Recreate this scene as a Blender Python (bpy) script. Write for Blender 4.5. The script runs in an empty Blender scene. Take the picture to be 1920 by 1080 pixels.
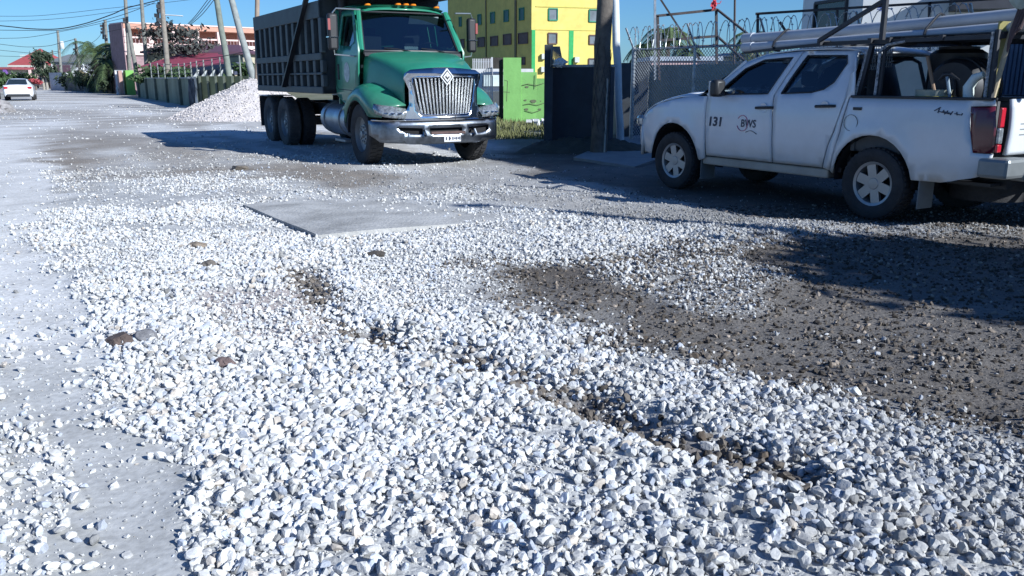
import bpy, bmesh, math, random
import numpy as np
from mathutils import Vector, Matrix
from mathutils.geometry import delaunay_2d_cdt
R=math.radians; PI=math.pi
random.seed(7)
scn=bpy.context.scene; COL=scn.collection
# ------------------------------------------------------------------ camera, sky, sun
FPX,PITCH,CAMH=1583.6,.243,1.46
cam=bpy.data.cameras.new('camera'); camo=bpy.data.objects.new('camera',cam); COL.objects.link(camo)
cam.sensor_width=36; cam.lens=36*FPX/1920; cam.clip_end=6000; cam.clip_start=.05
camo.location=(0,0,CAMH); camo.rotation_euler=(PI/2-PITCH,0,0); scn.camera=camo
scn.render.resolution_x=1024; scn.render.resolution_y=576
SUN_EL=R(29); SH=R(145)                    # shadows fall towards heading SH
tosun=Vector((-math.cos(SH)*math.cos(SUN_EL),-math.sin(SH)*math.cos(SUN_EL),math.sin(SUN_EL)))
w=bpy.data.worlds.new('World'); scn.world=w; w.use_nodes=True
nt=w.node_tree; bg=nt.nodes['Background']
sky=nt.nodes.new('ShaderNodeTexSky'); sky.sky_type='NISHITA'; sky.sun_disc=False
sky.sun_elevation=SUN_EL; sky.sun_rotation=math.atan2(tosun.x,tosun.y); sky.air_density=1.0; sky.dust_density=.15; sky.ozone_density=4
tint=nt.nodes.new('ShaderNodeMix'); tint.data_type='RGBA'; tint.blend_type='MULTIPLY'; tint.inputs[0].default_value=1
nt.links.new(sky.outputs[0],tint.inputs[6]); tint.inputs[7].default_value=(.54,.93,1.42,1)
nt.links.new(tint.outputs[2],bg.inputs[0]); bg.inputs[1].default_value=.06
sl=bpy.data.lights.new('sun','SUN'); sl.energy=5.0; sl.angle=R(.5); sl.color=(.96,.985,1.0)
so=bpy.data.objects.new('sun',sl); COL.objects.link(so); so.rotation_euler=tosun.to_track_quat('Z','Y').to_euler()
vs=scn.view_settings; vs.view_transform='Standard'; vs.look='None'; vs.gamma=1; vs.exposure=.55

# ------------------------------------------------------------------ pixel -> world helpers (photo is 1920x1080)
def ray(px,py):
    X=(px-960)/FPX; Y=(py-540)/FPX
    return Vector((X,math.cos(PITCH)-Y*math.sin(PITCH),-math.sin(PITCH)-Y*math.cos(PITCH)))
def gp(px,py,z=0.0):
    d=ray(px,py); t=(z-CAMH)/d.z; return Vector((d.x*t,d.y*t,z))
def at(px,py,D):
    d=ray(px,py); t=D/d.y; return Vector((d.x*t,D,CAMH+d.z*t))

# ------------------------------------------------------------------ materials
MATS={}
def mat(name,col,rough=.7,metal=0,var=.15,scale=3.0,bump=0,bscale=40,coat=0,dirt=None,emit=None,spec=.5):
    if name in MATS: return MATS[name]
    m=bpy.data.materials.new(name); m.use_nodes=True; n=m.node_tree; b=n.nodes['Principled BSDF']
    b.inputs['Roughness'].default_value=rough; b.inputs['Metallic'].default_value=metal
    b.inputs['Specular IOR Level'].default_value=spec
    if coat: b.inputs['Coat Weight'].default_value=coat; b.inputs['Coat Roughness'].default_value=.06
    tc=n.nodes.new('ShaderNodeTexCoord'); no=n.nodes.new('ShaderNodeTexNoise'); no.inputs['Scale'].default_value=scale
    no.inputs['Detail'].default_value=6; no.inputs['Roughness'].default_value=.65
    n.links.new(tc.outputs['Object'],no.inputs['Vector'])
    cr=n.nodes.new('ShaderNodeValToRGB'); n.links.new(no.outputs[0],cr.inputs[0])
    cr.color_ramp.elements[0].position=.3; cr.color_ramp.elements[1].position=.7
    c=np.array(col[:3]); cr.color_ramp.elements[0].color=(*(c*(1-var)),1); cr.color_ramp.elements[1].color=(*np.clip(c*(1+var),0,1),1)
    out=cr.outputs[0]
    if dirt:   # (colour, z low, z high): splashed mud that thins out upwards
        dc,z0,z1=dirt
        sp=n.nodes.new('ShaderNodeSeparateXYZ'); n.links.new(tc.outputs['Object'],sp.inputs[0])
        mr=n.nodes.new('ShaderNodeMapRange'); mr.inputs[1].default_value=z0; mr.inputs[2].default_value=z1; mr.inputs[3].default_value=1; mr.inputs[4].default_value=0
        n.links.new(sp.outputs[2],mr.inputs[0])
        n2=n.nodes.new('ShaderNodeTexNoise'); n2.inputs['Scale'].default_value=7; n2.inputs['Detail'].default_value=8; n.links.new(tc.outputs['Object'],n2.inputs['Vector'])
        mu=n.nodes.new('ShaderNodeMath'); mu.operation='MULTIPLY'; n.links.new(mr.outputs[0],mu.inputs[0]); n.links.new(n2.outputs[0],mu.inputs[1])
        mu2=n.nodes.new('ShaderNodeMath'); mu2.operation='MULTIPLY'; mu2.use_clamp=True; mu2.inputs[1].default_value=1.5; n.links.new(mu.outputs[0],mu2.inputs[0])
        mx=n.nodes.new('ShaderNodeMix'); mx.data_type='RGBA'; n.links.new(mu2.outputs[0],mx.inputs[0]); n.links.new(out,mx.inputs[6]); mx.inputs[7].default_value=(*dc,1)
        out=mx.outputs[2]
    n.links.new(out,b.inputs['Base Color'])
    if bump:
        n3=n.nodes.new('ShaderNodeTexNoise'); n3.inputs['Scale'].default_value=bscale; n3.inputs['Detail'].default_value=5; n.links.new(tc.outputs['Object'],n3.inputs['Vector'])
        bp=n.nodes.new('ShaderNodeBump'); bp.inputs['Strength'].default_value=bump; bp.inputs['Distance'].default_value=.02
        n.links.new(n3.outputs[0],bp.inputs['Height']); n.links.new(bp.outputs[0],b.inputs['Normal'])
    if emit: b.inputs['Emission Color'].default_value=(*emit,1); b.inputs['Emission Strength'].default_value=1
    MATS[name]=m; return m
def glass(name,tc=(.35,.42,.45),gl=.12):
    m=bpy.data.materials.new(name); m.use_nodes=True; n=m.node_tree; n.nodes.clear()
    o=n.nodes.new('ShaderNodeOutputMaterial'); t=n.nodes.new('ShaderNodeBsdfTransparent'); t.inputs[0].default_value=(*tc,1)
    g=n.nodes.new('ShaderNodeBsdfGlossy'); g.inputs['Roughness'].default_value=.03; g.inputs[0].default_value=(.9,.95,1,1)
    f=n.nodes.new('ShaderNodeLayerWeight'); f.inputs[0].default_value=.35
    a=n.nodes.new('ShaderNodeMath'); a.operation='ADD'; a.inputs[1].default_value=gl; a.use_clamp=True; n.links.new(f.outputs['Fresnel'],a.inputs[0])
    mx=n.nodes.new('ShaderNodeMixShader'); n.links.new(a.outputs[0],mx.inputs[0]); n.links.new(t.outputs[0],mx.inputs[1]); n.links.new(g.outputs[0],mx.inputs[2]); n.links.new(mx.outputs[0],o.inputs[0])
    MATS[name]=m; return m

WHITE=mat('white_paint',(.60,.63,.66),.28,var=.05,coat=.5,dirt=((.42,.36,.28),.3,.75))
GREEN=mat('green_paint',(.022,.20,.125),.35,var=.18,scale=1.5,coat=.35,dirt=((.12,.14,.11),.4,1.3))
BEDP=mat('bed_paint',(.042,.058,.064),.6,var=.35,scale=2.5)
BLACK=mat('black_plastic',(.014,.016,.02),.5,var=.3)
RUB=mat('tyre_rubber',(.028,.028,.03),.85,var=.35,scale=6,bump=.4)
RUBD=mat('dusty_rubber',(.07,.068,.065),.9,var=.4,scale=5,bump=.4)
CHROME=mat('chrome',(.75,.78,.82),.13,metal=1,var=.1,scale=6)
DCHROME=mat('worn_chrome',(.20,.225,.26),.32,metal=1,var=.45,scale=5,bump=.15,bscale=6)
ALLOY=mat('alloy',(.30,.31,.32),.4,metal=.6,var=.1)
GREY=mat('grey_metal',(.25,.27,.28),.5,metal=.5,var=.2)
RUST=mat('rusty_steel',(.09,.055,.05),.8,var=.4,scale=8)
DSTEEL=mat('dark_steel',(.03,.033,.04),.55,metal=.3,var=.3)
GLASS=glass('window_glass',(.40,.48,.5),.04); WSG=glass('windscreen_glass',(.28,.36,.38),.10); DGL=mat('dark_glass',(.02,.03,.035),.08,var=.2)
RED=mat('red_lens',(.45,.015,.03),.15,coat=.5); DRED=mat('dark_red_lens',(.10,.01,.02),.2,coat=.5); CLEAR=mat('clear_lens',(.30,.33,.35),.12,metal=.5,coat=.6,var=.7,scale=22)
AMBER=mat('amber_lens',(.75,.22,.02),.25)
SEAT=mat('seat_fabric',(.05,.06,.07),.9)
WOODP=mat('pole_wood',(.20,.20,.18),.9,var=.3,scale=4,bump=.5,bscale=12)
WOODD=mat('dark_pole_wood',(.12,.105,.09),.9,var=.4,scale=4,bump=.6,bscale=14)
CONC=mat('concrete',(.38,.39,.39),.9,var=.2,scale=3,bump=.3)
LEAF=mat('leaves',(.045,.085,.03),.75,var=.5,scale=2.5); LEAF2=mat('dark_leaves',(.035,.055,.03),.75,var=.5,scale=2.5); LEAF3=mat('palm_leaves',(.07,.11,.04),.7,var=.5,scale=2)
BARK=mat('bark',(.16,.13,.10),.95,var=.3,bump=.5)

# ------------------------------------------------------------------ object helpers
def tag(o,label=None,cat=None,group=None,kind=None):
    if label:o['label']=label
    if cat:o['category']=cat
    if group:o['group']=group
    if kind:o['kind']=kind
    return o
def thing(name,label,cat,loc=(0,0,0),rz=0,group=None):
    o=bpy.data.objects.new(name,None); COL.objects.link(o); o.location=loc; o.rotation_euler=(0,0,rz); o.empty_display_size=.2
    return tag(o,label,cat,group)
class MB:
    def __init__(s): s.v=[]; s.f=[]
    def add(s,vs,fs):
        b=len(s.v); s.v+= [tuple(v) for v in vs]; s.f+=[tuple(i+b for i in f) for f in fs]; return s
    def box(s,c,d,rz=0,m=None):
        x,y,z=d[0]/2,d[1]/2,d[2]/2; vs=[]
        M=m or Matrix.Rotation(rz,3,'Z')
        for i in (-1,1):
            for j in (-1,1):
                for k in (-1,1): vs.append(M@Vector((i*x,j*y,k*z))+Vector(c))
        return s.add(vs,[(0,1,3,2),(4,6,7,5),(0,4,5,1),(2,3,7,6),(0,2,6,4),(1,5,7,3)])
    def b2(s,a,b):
        return s.box([(a[i]+b[i])/2 for i in range(3)],[abs(b[i]-a[i]) for i in range(3)])
    def beam(s,p,q,w,h=None):
        p=Vector(p);q=Vector(q);h=h or w; d=q-p; L=d.length; d.normalize()
        up=Vector((0,0,1)) if abs(d.z)<.95 else Vector((0,1,0))
        a=d.cross(up).normalized(); b=a.cross(d)
        vs=[o+a*i*w/2+b*j*h/2 for o in (p,q) for i,j in ((-1,-1),(1,-1),(1,1),(-1,1))]
        return s.add(vs,[(3,2,1,0),(4,5,6,7),(0,1,5,4),(1,2,6,5),(2,3,7,6),(3,0,4,7)])
    def tube(s,pts,r,n=8,cap=True):
        pts=[Vector(p) for p in pts]; rs=r if isinstance(r,(list,tuple)) else [r]*len(pts); vs=[];prev=None
        for i,p in enumerate(pts):
            d=(pts[min(i+1,len(pts)-1)]-pts[max(i-1,0)]).normalized()
            if prev is None: a=d.orthogonal().normalized()
            else: a=(prev-d*prev.dot(d)); a=a.normalized() if a.length>1e-6 else d.orthogonal().normalized()
            prev=a; b=d.cross(a)
            for k in range(n):
                t=2*PI*k/n; vs.append(p+(a*math.cos(t)+b*math.sin(t))*rs[i])
        fs=[(i*n+k,i*n+(k+1)%n,(i+1)*n+(k+1)%n,(i+1)*n+k) for i in range(len(pts)-1) for k in range(n)]
        if cap: fs+=[tuple(range(n-1,-1,-1)),tuple((len(pts)-1)*n+k for k in range(n))]
        return s.add(vs,fs)
    def lathe(s,prof,n=32,c=(0,0,0),axis='y',sgn=1):   # prof: (r, t) t along axis
        vs=[]
        for r,t in prof:
            for k in range(n):
                a=2*PI*k/n
                if axis=='y': vs.append((c[0]+r*math.cos(a),c[1]+sgn*t,c[2]+r*math.sin(a)))
                else: vs.append((c[0]+r*math.cos(a),c[1]+r*math.sin(a),c[2]+t))
        fs=[(i*n+k,i*n+(k+1)%n,(i+1)*n+(k+1)%n,(i+1)*n+k) for i in range(len(prof)-1) for k in range(n)]
        return s.add(vs,fs)
    def prism(s,poly,f0,f1):     # poly: 2d list, f0/f1: map (u,v)->3d for both caps
        n=len(poly); vs=[f0(*p) for p in poly]+[f1(*p) for p in poly]
        return s.add(vs,[tuple(range(n)),tuple(range(2*n-1,n-1,-1))]+[(i,i+n,(i+1)%n+n,(i+1)%n) for i in range(n)])
    def grid(s,rows):
        n=len(rows[0]); vs=[v for r in rows for v in r]
        return s.add(vs,[(i*n+k,i*n+k+1,(i+1)*n+k+1,(i+1)*n+k) for i in range(len(rows)-1) for k in range(n-1)])
    def build(s,name,m,parent=None,smooth=False,bevel=0,solid=0,world=False,sub=0,label=None):
        vs=[Vector(v) for v in s.v]; off=Vector((0,0,0))
        if parent is None:
            a=np.array([tuple(v) for v in vs]); off=Vector(((a[:,0].min()+a[:,0].max())/2,(a[:,1].min()+a[:,1].max())/2,a[:,2].min()))
            vs=[v-off for v in vs]
        elif world: o=parent.location if parent.parent is None else parent.parent.location; vs=[v-Vector(o) for v in vs]
        me=bpy.data.meshes.new(name); me.from_pydata([tuple(v) for v in vs],[],s.f); me.materials.append(m)
        bm=bmesh.new(); bm.from_mesh(me); bmesh.ops.recalc_face_normals(bm,faces=bm.faces); bm.to_mesh(me); bm.free()
        if smooth:
            me.polygons.foreach_set('use_smooth',[True]*len(me.polygons))
            try: me.set_sharp_from_angle(angle=R(38))
            except Exception: pass
        o=bpy.data.objects.new(name,me); COL.objects.link(o); o.location=off
        if parent: o.parent=parent
        if bevel:
            b=o.modifiers.new('b','BEVEL'); b.width=bevel; b.segments=2; b.limit_method='ANGLE'
        if solid:
            b=o.modifiers.new('s','SOLIDIFY'); b.thickness=solid; b.offset=0
        if sub:
            b=o.modifiers.new('u','SUBSURF'); b.levels=sub; b.render_levels=sub
        if label:o['label']=label
        return o
def inpoly(p,poly):
    x,y=p; c=False; n=len(poly)
    for i in range(n):
        x1,y1=poly[i];x2,y2=poly[(i+1)%n]
        if (y1>y)!=(y2>y) and x<(x2-x1)*(y-y1)/(y2-y1)+x1: c=not c
    return c
def resamp(poly,st):
    o=[]
    for i in range(len(poly)):
        a=Vector(poly[i]);b=Vector(poly[(i+1)%len(poly)]); n=max(1,int((b-a).length/st))
        for k in range(n): o.append(tuple(a+(b-a)*k/n))
    return o
def arc(cx,cz,r,a0,a1,n=14): return [(cx+r*math.cos(R(a0+(a1-a0)*i/n)),cz+r*math.sin(R(a0+(a1-a0)*i/n))) for i in range(n+1)]
def panel(mb,outer,holes,f,st=.09):
    loops=[resamp(outer,st)]+[resamp(h,st) for h in holes]
    vs=[];es=[]
    for L in loops:
        b=len(vs); vs+=[Vector(p) for p in L]; es+=[(b+i,b+(i+1)%len(L)) for i in range(len(L))]
    xs=[p[0] for p in outer]; zs=[p[1] for p in outer]
    x=min(xs)+st/2
    while x<max(xs):
        z=min(zs)+st/2
        while z<max(zs):
            if inpoly((x,z),outer) and not any(inpoly((x,z),h) for h in holes):
                if min((Vector((x,z))-v).length for v in vs[:sum(len(L) for L in loops)])>st*.45: vs.append(Vector((x,z)))
            z+=st
        x+=st
    r=delaunay_2d_cdt(vs,es,[],0,1e-5)
    V=r[0]; F=[]
    for t in r[2]:
        c=sum((V[i] for i in t),Vector((0,0)))/len(t)
        if inpoly(c,loops[0]) and not any(inpoly(c,h) for h in loops[1:]): F.append(tuple(t))
    return mb.add([f(v.x,v.y) for v in V],F)
def lerp(tab,x):
    if x<=tab[0][0]: return tab[0][1]
    for (a,b),(c,d) in zip(tab,tab[1:]):
        if x<=c: return b+(d-b)*(x-a)/(c-a)
    return tab[-1][1]
def text_mesh(s,size,f,name,m,parent,shear=0,bold=0):
    cu=bpy.data.curves.new('t','FONT'); cu.body=s; cu.size=size; cu.shear=shear; cu.align_x='CENTER'; cu.align_y='CENTER'; cu.resolution_u=3; cu.offset=bold
    o=bpy.data.objects.new('t',cu); me=bpy.data.meshes.new_from_object(o)
    mb=MB(); mb.add([f(v.co.x,v.co.y) for v in me.vertices],[tuple(p.vertices) for p in me.polygons])
    bpy.data.objects.remove(o); bpy.data.curves.remove(cu); bpy.data.meshes.remove(me)
    return mb.build(name,m,parent)
# ------------------------------------------------------------------ numpy noise
def vnoise(x,y,sc,seed=0):
    x=np.asarray(x)*sc+seed*17.3; y=np.asarray(y)*sc+seed*9.1
    xi=np.floor(x).astype(np.int64); yi=np.floor(y).astype(np.int64); fx=x-xi; fy=y-yi
    fx=fx*fx*(3-2*fx); fy=fy*fy*(3-2*fy)
    def h(a,b):
        n=(a*374761393+b*668265263+seed*1442695)&0x7fffffff; n=((n^(n>>13))*1274126177)&0x7fffffff
        return ((n^(n>>16))&0xffff)/65535.
    return (h(xi,yi)*(1-fx)+h(xi+1,yi)*fx)*(1-fy)+(h(xi,yi+1)*(1-fx)+h(xi+1,yi+1)*fx)*fy
def fbm(x,y,sc,seed=0,o=4):
    s=0;a=.5
    for i in range(o): s=s+a*vnoise(x,y,sc*2**i,seed+i*3); a*=.5
    return s/(1-.5**o)
def polymask(x,y,pix,soft=.15,rag=.35,rs=1.2,seed=1):
    P=np.array([gp(*q)[:2] for q in pix]); n=len(P); x=np.asarray(x,float); y=np.asarray(y,float)
    ins=np.zeros(x.shape,bool); d=np.full(x.shape,1e9)
    for i in range(n):
        x1,y1=P[i];x2,y2=P[(i+1)%n]
        with np.errstate(divide='ignore',invalid='ignore'):
            c=((y1>y)!=(y2>y))&(x<(x2-x1)*(y-y1)/((y2-y1) if y2!=y1 else 1e-9)+x1)
        ins^=c
        L2=(x2-x1)**2+(y2-y1)**2+1e-12; t=np.clip(((x-x1)*(x2-x1)+(y-y1)*(y2-y1))/L2,0,1)
        d=np.minimum(d,np.hypot(x-x1-t*(x2-x1),y-y1-t*(y2-y1)))
    sd=np.where(ins,d,-d); sc=np.clip(np.hypot(x,y)/6,.4,6)
    sd=sd+(fbm(x,y,rs,seed,4)-.5)*2*rag*sc
    return np.clip(sd/(soft*sc)+.5,0,1)
def linedist(x,y,pix):
    P=[gp(*q)[:2] for q in pix]; d=np.full(np.shape(x),1e9)
    for (x1,y1),(x2,y2) in zip(P,P[1:]):
        L2=(x2-x1)**2+(y2-y1)**2; t=np.clip(((x-x1)*(x2-x1)+(y-y1)*(y2-y1))/L2,0,1)
        d=np.minimum(d,np.hypot(x-x1-t*(x2-x1),y-y1-t*(y2-y1)))
    return d
SMOOTH=[(-400,232),(38,232),(60,270),(110,330),(90,400),(50,450),(150,540),(185,610),(205,680),(178,760),(180,800),(330,850),(350,900),(345,980),(400,1080),(400,1300),(-800,1300)]
BROWN=[(930,492),(1100,500),(1250,480),(1390,462),(1500,450),(1920,434),(2400,430),(2700,900),(1920,805),(1780,785),(1640,750),(1430,700),(1230,662),(1130,615),(1020,568)]
PEN=[(1120,495),(1250,480),(1400,470),(1450,520),(1440,575),(1380,605),(1240,575),(1150,530)]
SHADE_SOIL=[(905,296),(1030,330),(1190,366),(1430,412),(1760,428),(2300,430),(2300,250),(1500,240),(1180,235),(1040,262),(960,280)]  # dark soil outlined along the cast shadow edge, deepening the shade beside the pickup
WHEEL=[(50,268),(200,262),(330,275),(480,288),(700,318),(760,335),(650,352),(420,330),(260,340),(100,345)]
MID=[(640,330),(1000,300),(1250,370),(1800,430),(1400,450),(1100,400),(860,372),(600,375),(560,350)]
PINK=[(390,560),(560,545),(620,600),(600,650),(480,640),(390,610)]
TRENCH=[(560,515),(600,565),(640,615),(750,650),(860,670),(1000,720),(1130,770),(1270,830),(1500,900)]
ANGS=R(119.6); 
def zones(x,y):
    S=polymask(x,y,SMOOTH,.14,.22,2.0,3); B=polymask(x,y,BROWN,.75,.5,1.8,5)*(1-S)*np.clip(.95+.9*(fbm(x,y,1.7,15,4)-.35)*2,.6,1)*(1-.6*polymask(x,y,PEN,.3,.3,1.5,16))
    B=np.maximum(B,.8*polymask(x,y,SHADE_SOIL,.3,.25,1.2,19)*(1-S))
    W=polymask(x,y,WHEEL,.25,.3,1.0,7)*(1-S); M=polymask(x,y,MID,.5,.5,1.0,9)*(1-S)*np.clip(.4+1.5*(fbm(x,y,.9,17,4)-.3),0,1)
    K=polymask(x,y,PINK,.2,.2,1.5,11)
    T=np.clip(1.2-linedist(x,y,TRENCH)/(.05+.22*fbm(x,y,3,13)),0,1)*np.clip(2.6*fbm(x,y,2.1,14,3)-.55,.3,1)
    return S,B,W,M,K,T
SLABP=[(455,386),(597,444),(1008,404),(705,368)]
def height(x,y):
    x=np.asarray(x,float); y=np.asarray(y,float)
    S,B,W,M,K,T=zones(x,y); near=np.clip((26-y)/6,0,1)
    h=(fbm(x,y,.35,21,3)-.5)*.10*near*(1-.8*S)+(fbm(x,y,2.2,23,3)-.5)*.05*near*(1-S*.9)+(1-polymask(x,y,SMOOTH,.6,.2,2.0,3))*.016*near
    h=h-T*.065*np.clip(3*fbm(x,y,2.6,27,3)-.6,.3,1.2)+np.clip(1-np.abs(linedist(x,y,TRENCH)-.26)/.22,0,1)*.022-.03*B-.02*K
    P=polymask(x,y,SLABP,.12,0,1,1); P=np.maximum(P,np.clip(1-linedist(x,y,SLABP+SLABP[:1])/.5,0,1)); h=h*(1-P)+.012*P
    return h*np.clip((60-np.abs(x))/20,0,1)
# ------------------------------------------------------------------ ground sheet
def axis(fine0,fine1,st,far,g=1.25):
    a=list(np.arange(fine0,fine1,st)); s=st; v=a[-1]
    while v<far: s*=g; v+=s; a.append(v)
    s=st; v=a[0]; b=[]
    while v>-far: s*=g; v-=s; b.append(v)
    return np.array(b[::-1]+a)
ys=[1.2]
while ys[-1]<18: ys.append(ys[-1]+.012+.0055*ys[-1])
while ys[-1]<3500: ys.append(ys[-1]*1.02+.05)
back=[-2500,-600,-150,-40,-10,-3,-1,0,.7]
Y=np.array(back+ys); X=axis(-7,8,.045,3000,1.12)
gx,gy=np.meshgrid(X,Y); gx=gx.ravel(); gy=gy.ravel()
S,B,W,M,K,T=zones(gx,gy); gz=height(gx,gy)
ca,sa=math.cos(ANGS),math.sin(ANGS)
u=gx*ca+gy*sa; v=-gx*sa+gy*ca                       # along / across the street
streak=fbm(u*.12,v,.9,31,4); blot=fbm(gx,gy,.5,33,4)
def mix(a,b,t): return a*(1-t[:,None])+np.array(b)[None]*t[:,None]
c=np.tile(np.array([.42,.425,.42]),(len(gx),1))
c=mix(c,(.60,.60,.59),np.clip((gy-12)/10,0,1)*.8); c=mix(c,(.30,.28,.255),np.clip((streak-.47)*6,0,1)*np.clip((gy-8)/10,0,1)*.8)
crk=np.abs(fbm(gx,gy,.9,45,5)-.5); S_=S*np.clip((5.5-gy)/1.5,0,1); c=c*(1-.35*S_*np.clip(1-crk/.006,0,1))[:,None]; stk2=fbm(u*.25,v,2.4,35,4); c=mix(c,(.24,.225,.21),np.clip((stk2-.55)*8,0,1)*np.clip((gy-12)/10,0,1)*.7)
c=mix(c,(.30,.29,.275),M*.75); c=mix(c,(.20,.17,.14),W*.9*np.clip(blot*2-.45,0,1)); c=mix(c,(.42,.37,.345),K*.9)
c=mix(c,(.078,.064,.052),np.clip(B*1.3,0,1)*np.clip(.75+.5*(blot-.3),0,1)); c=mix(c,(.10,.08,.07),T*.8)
gs=gp(200,800)
nearg=np.clip((4.6-gy)/1.5,0,1)
dust=fbm(u*.35,v,1.6,43,5)
sm=mix(np.tile(np.array([.60,.60,.59]),(len(gx),1)),(.33,.335,.32),np.clip(nearg*1.1+(fbm(gx,gy,1.1,37,4)-.5)*.8,0,1)); sm=mix(sm,(.52,.52,.51),np.clip((dust-.5)*5,0,1)*.6)
c=c*(1-S[:,None])+sm*S[:,None]
inst=(v>-40)  # street band: v across; walls on the right are at v about +-?
wr=gp(360,199); vr=-wr.x*sa+wr.y*ca; wl=gp(-10,200); vl=-wl.x*sa+wl.y*ca
side=np.clip((np.minimum(vr,vl)-v)/.6,0,1)+np.clip((v-np.maximum(vr,vl))/1.0,0,1)
side=np.clip(side,0,1)*np.clip((gy-20)/4,0,1)
c=mix(c,(.13,.14,.09),side*np.clip(.5+blot,0,1))
weed=polymask(gx,gy,[(925,215),(1022,215),(1022,262),(1060,275),(990,285),(925,262)],.2,.1,1,41)
c=mix(c,(.17,.17,.12),weed*.9)
c=c*(.86+.28*fbm(gx,gy,3,39,4))[:,None]
nx,ny=len(X),len(Y); idx=np.arange(nx*ny).reshape(ny,nx)
q=np.stack([idx[:-1,:-1],idx[:-1,1:],idx[1:,1:],idx[1:,:-1]],-1).reshape(-1,4)
def npmesh(name,co,faces,cols,m,smooth=False,alpha=None):
    me=bpy.data.meshes.new(name); k=faces.shape[1]
    me.vertices.add(len(co)); me.vertices.foreach_set('co',np.ascontiguousarray(co,np.float32).ravel())
    me.loops.add(faces.size); me.loops.foreach_set('vertex_index',faces.astype(np.int32).ravel())
    me.polygons.add(len(faces)); me.polygons.foreach_set('loop_start',np.arange(0,faces.size,k,dtype=np.int32))
    me.polygons.foreach_set('loop_total',np.full(len(faces),k,np.int32))
    me.polygons.foreach_set('use_smooth',np.full(len(faces),smooth))
    a=me.color_attributes.new('tone','FLOAT_COLOR','POINT'); rgba=np.ones((len(co),4),np.float32); rgba[:,:3]=cols; rgba[:,3]=1 if alpha is None else alpha; a.data.foreach_set('color',rgba.ravel())
    me.materials.append(m); me.update(calc_edges=True)
    o=bpy.data.objects.new(name,me); COL.objects.link(o); return o
def attrmat(name,fine,bumps,rough=.92):
    m=bpy.data.materials.new(name); m.use_nodes=True; n=m.node_tree; b=n.nodes['Principled BSDF']; b.inputs['Roughness'].default_value=rough; b.inputs['Specular IOR Level'].default_value=.25
    at_=n.nodes.new('ShaderNodeAttribute'); at_.attribute_name='tone'
    tc=n.nodes.new('ShaderNodeTexCoord'); prev=at_.outputs['Color']; hs=None
    for sc,lo,hi,kind in fine:
        if kind=='v': t=n.nodes.new('ShaderNodeTexVoronoi'); t.inputs['Scale'].default_value=sc; out=t.outputs['Color']
        else: t=n.nodes.new('ShaderNodeTexNoise'); t.inputs['Scale'].default_value=sc; t.inputs['Detail'].default_value=6; out=t.outputs[0]
        n.links.new(tc.outputs['Object'],t.inputs['Vector'])
        if kind=='v':
            sx=n.nodes.new('ShaderNodeSeparateColor'); n.links.new(out,sx.inputs[0]); out=sx.outputs[0]
        mr=n.nodes.new('ShaderNodeMapRange'); mr.inputs[1].default_value=0 if kind=='v' else .3; mr.inputs[2].default_value=1 if kind=='v' else .7; mr.inputs[3].default_value=lo; mr.inputs[4].default_value=hi
        n.links.new(out,mr.inputs[0]); mx=n.nodes.new('ShaderNodeVectorMath'); mx.operation='SCALE'; n.links.new(prev,mx.inputs[0]); n.links.new(mr.outputs[0],mx.inputs['Scale']); prev=mx.outputs[0]
    n.links.new(prev,b.inputs['Base Color']); nn=None
    for sc,st,di,kind in bumps:
        if kind=='v': t=n.nodes.new('ShaderNodeTexVoronoi'); t.inputs['Scale'].default_value=sc; out=t.outputs['Distance']
        else: t=n.nodes.new('ShaderNodeTexNoise'); t.inputs['Scale'].default_value=sc; t.inputs['Detail'].default_value=7; out=t.outputs[0]
        n.links.new(tc.outputs['Object'],t.inputs['Vector'])
        bp=n.nodes.new('ShaderNodeBump'); bp.inputs['Distance'].default_value=di; bp.invert=(kind=='v'); ms=n.nodes.new('ShaderNodeMath'); ms.operation='MULTIPLY'; ms.inputs[1].default_value=st; n.links.new(at_.outputs['Alpha'],ms.inputs[0]); n.links.new(ms.outputs[0],bp.inputs['Strength']); n.links.new(out,bp.inputs['Height'])
        if nn: n.links.new(nn,bp.inputs['Normal'])
        nn=bp.outputs[0]
    n.links.new(nn,b.inputs['Normal']); return m
GROUND=attrmat('ground_soil',[(30,.8,1.15,'n'),(4,.9,1.1,'n')],[(14,.12,.03,'n'),(38,.40,.012,'v'),(90,.5,.01,'n')])
ground=npmesh('ground',np.stack([gx,gy,gz],1),q,c,GROUND,True,1-.82*S); tag(ground,'rough unsurfaced street ground of pale dust, soil and crushed stone','ground',kind='structure')
# ------------------------------------------------------------------ loose stones
rng=np.random.RandomState(5)
def icos(sub):
    bm=bmesh.new(); bmesh.ops.create_icosphere(bm,subdivisions=sub,radius=1); bm.verts.ensure_lookup_table()
    v=np.array([x.co[:] for x in bm.verts]); f=np.array([[a.index for a in p.verts] for p in bm.faces]); bm.free(); return v,f
OCT=(np.array([[1,0,0],[-1,0,0],[0,1,0],[0,-1,0],[0,0,1],[0,0,-1]],float),np.array([[0,2,4],[2,1,4],[1,3,4],[3,0,4],[2,0,5],[1,2,5],[3,1,5],[0,3,5]]))
def templates(base,n,cuts=7,jit=.12):
    out=[]
    for i in range(n):
        v=base[0]*(1+rng.randn(len(base[0]),1)*jit)
        for k in range(cuts):
            d=rng.randn(3); d/=np.linalg.norm(d); h=.5+.3*rng.rand(); p=v@d; v=v-np.outer(np.maximum(p-h,0),d)
        out.append(v*np.array([1.15,.9,.72])*(.85+.3*rng.rand(1,3)))
    return out
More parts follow.
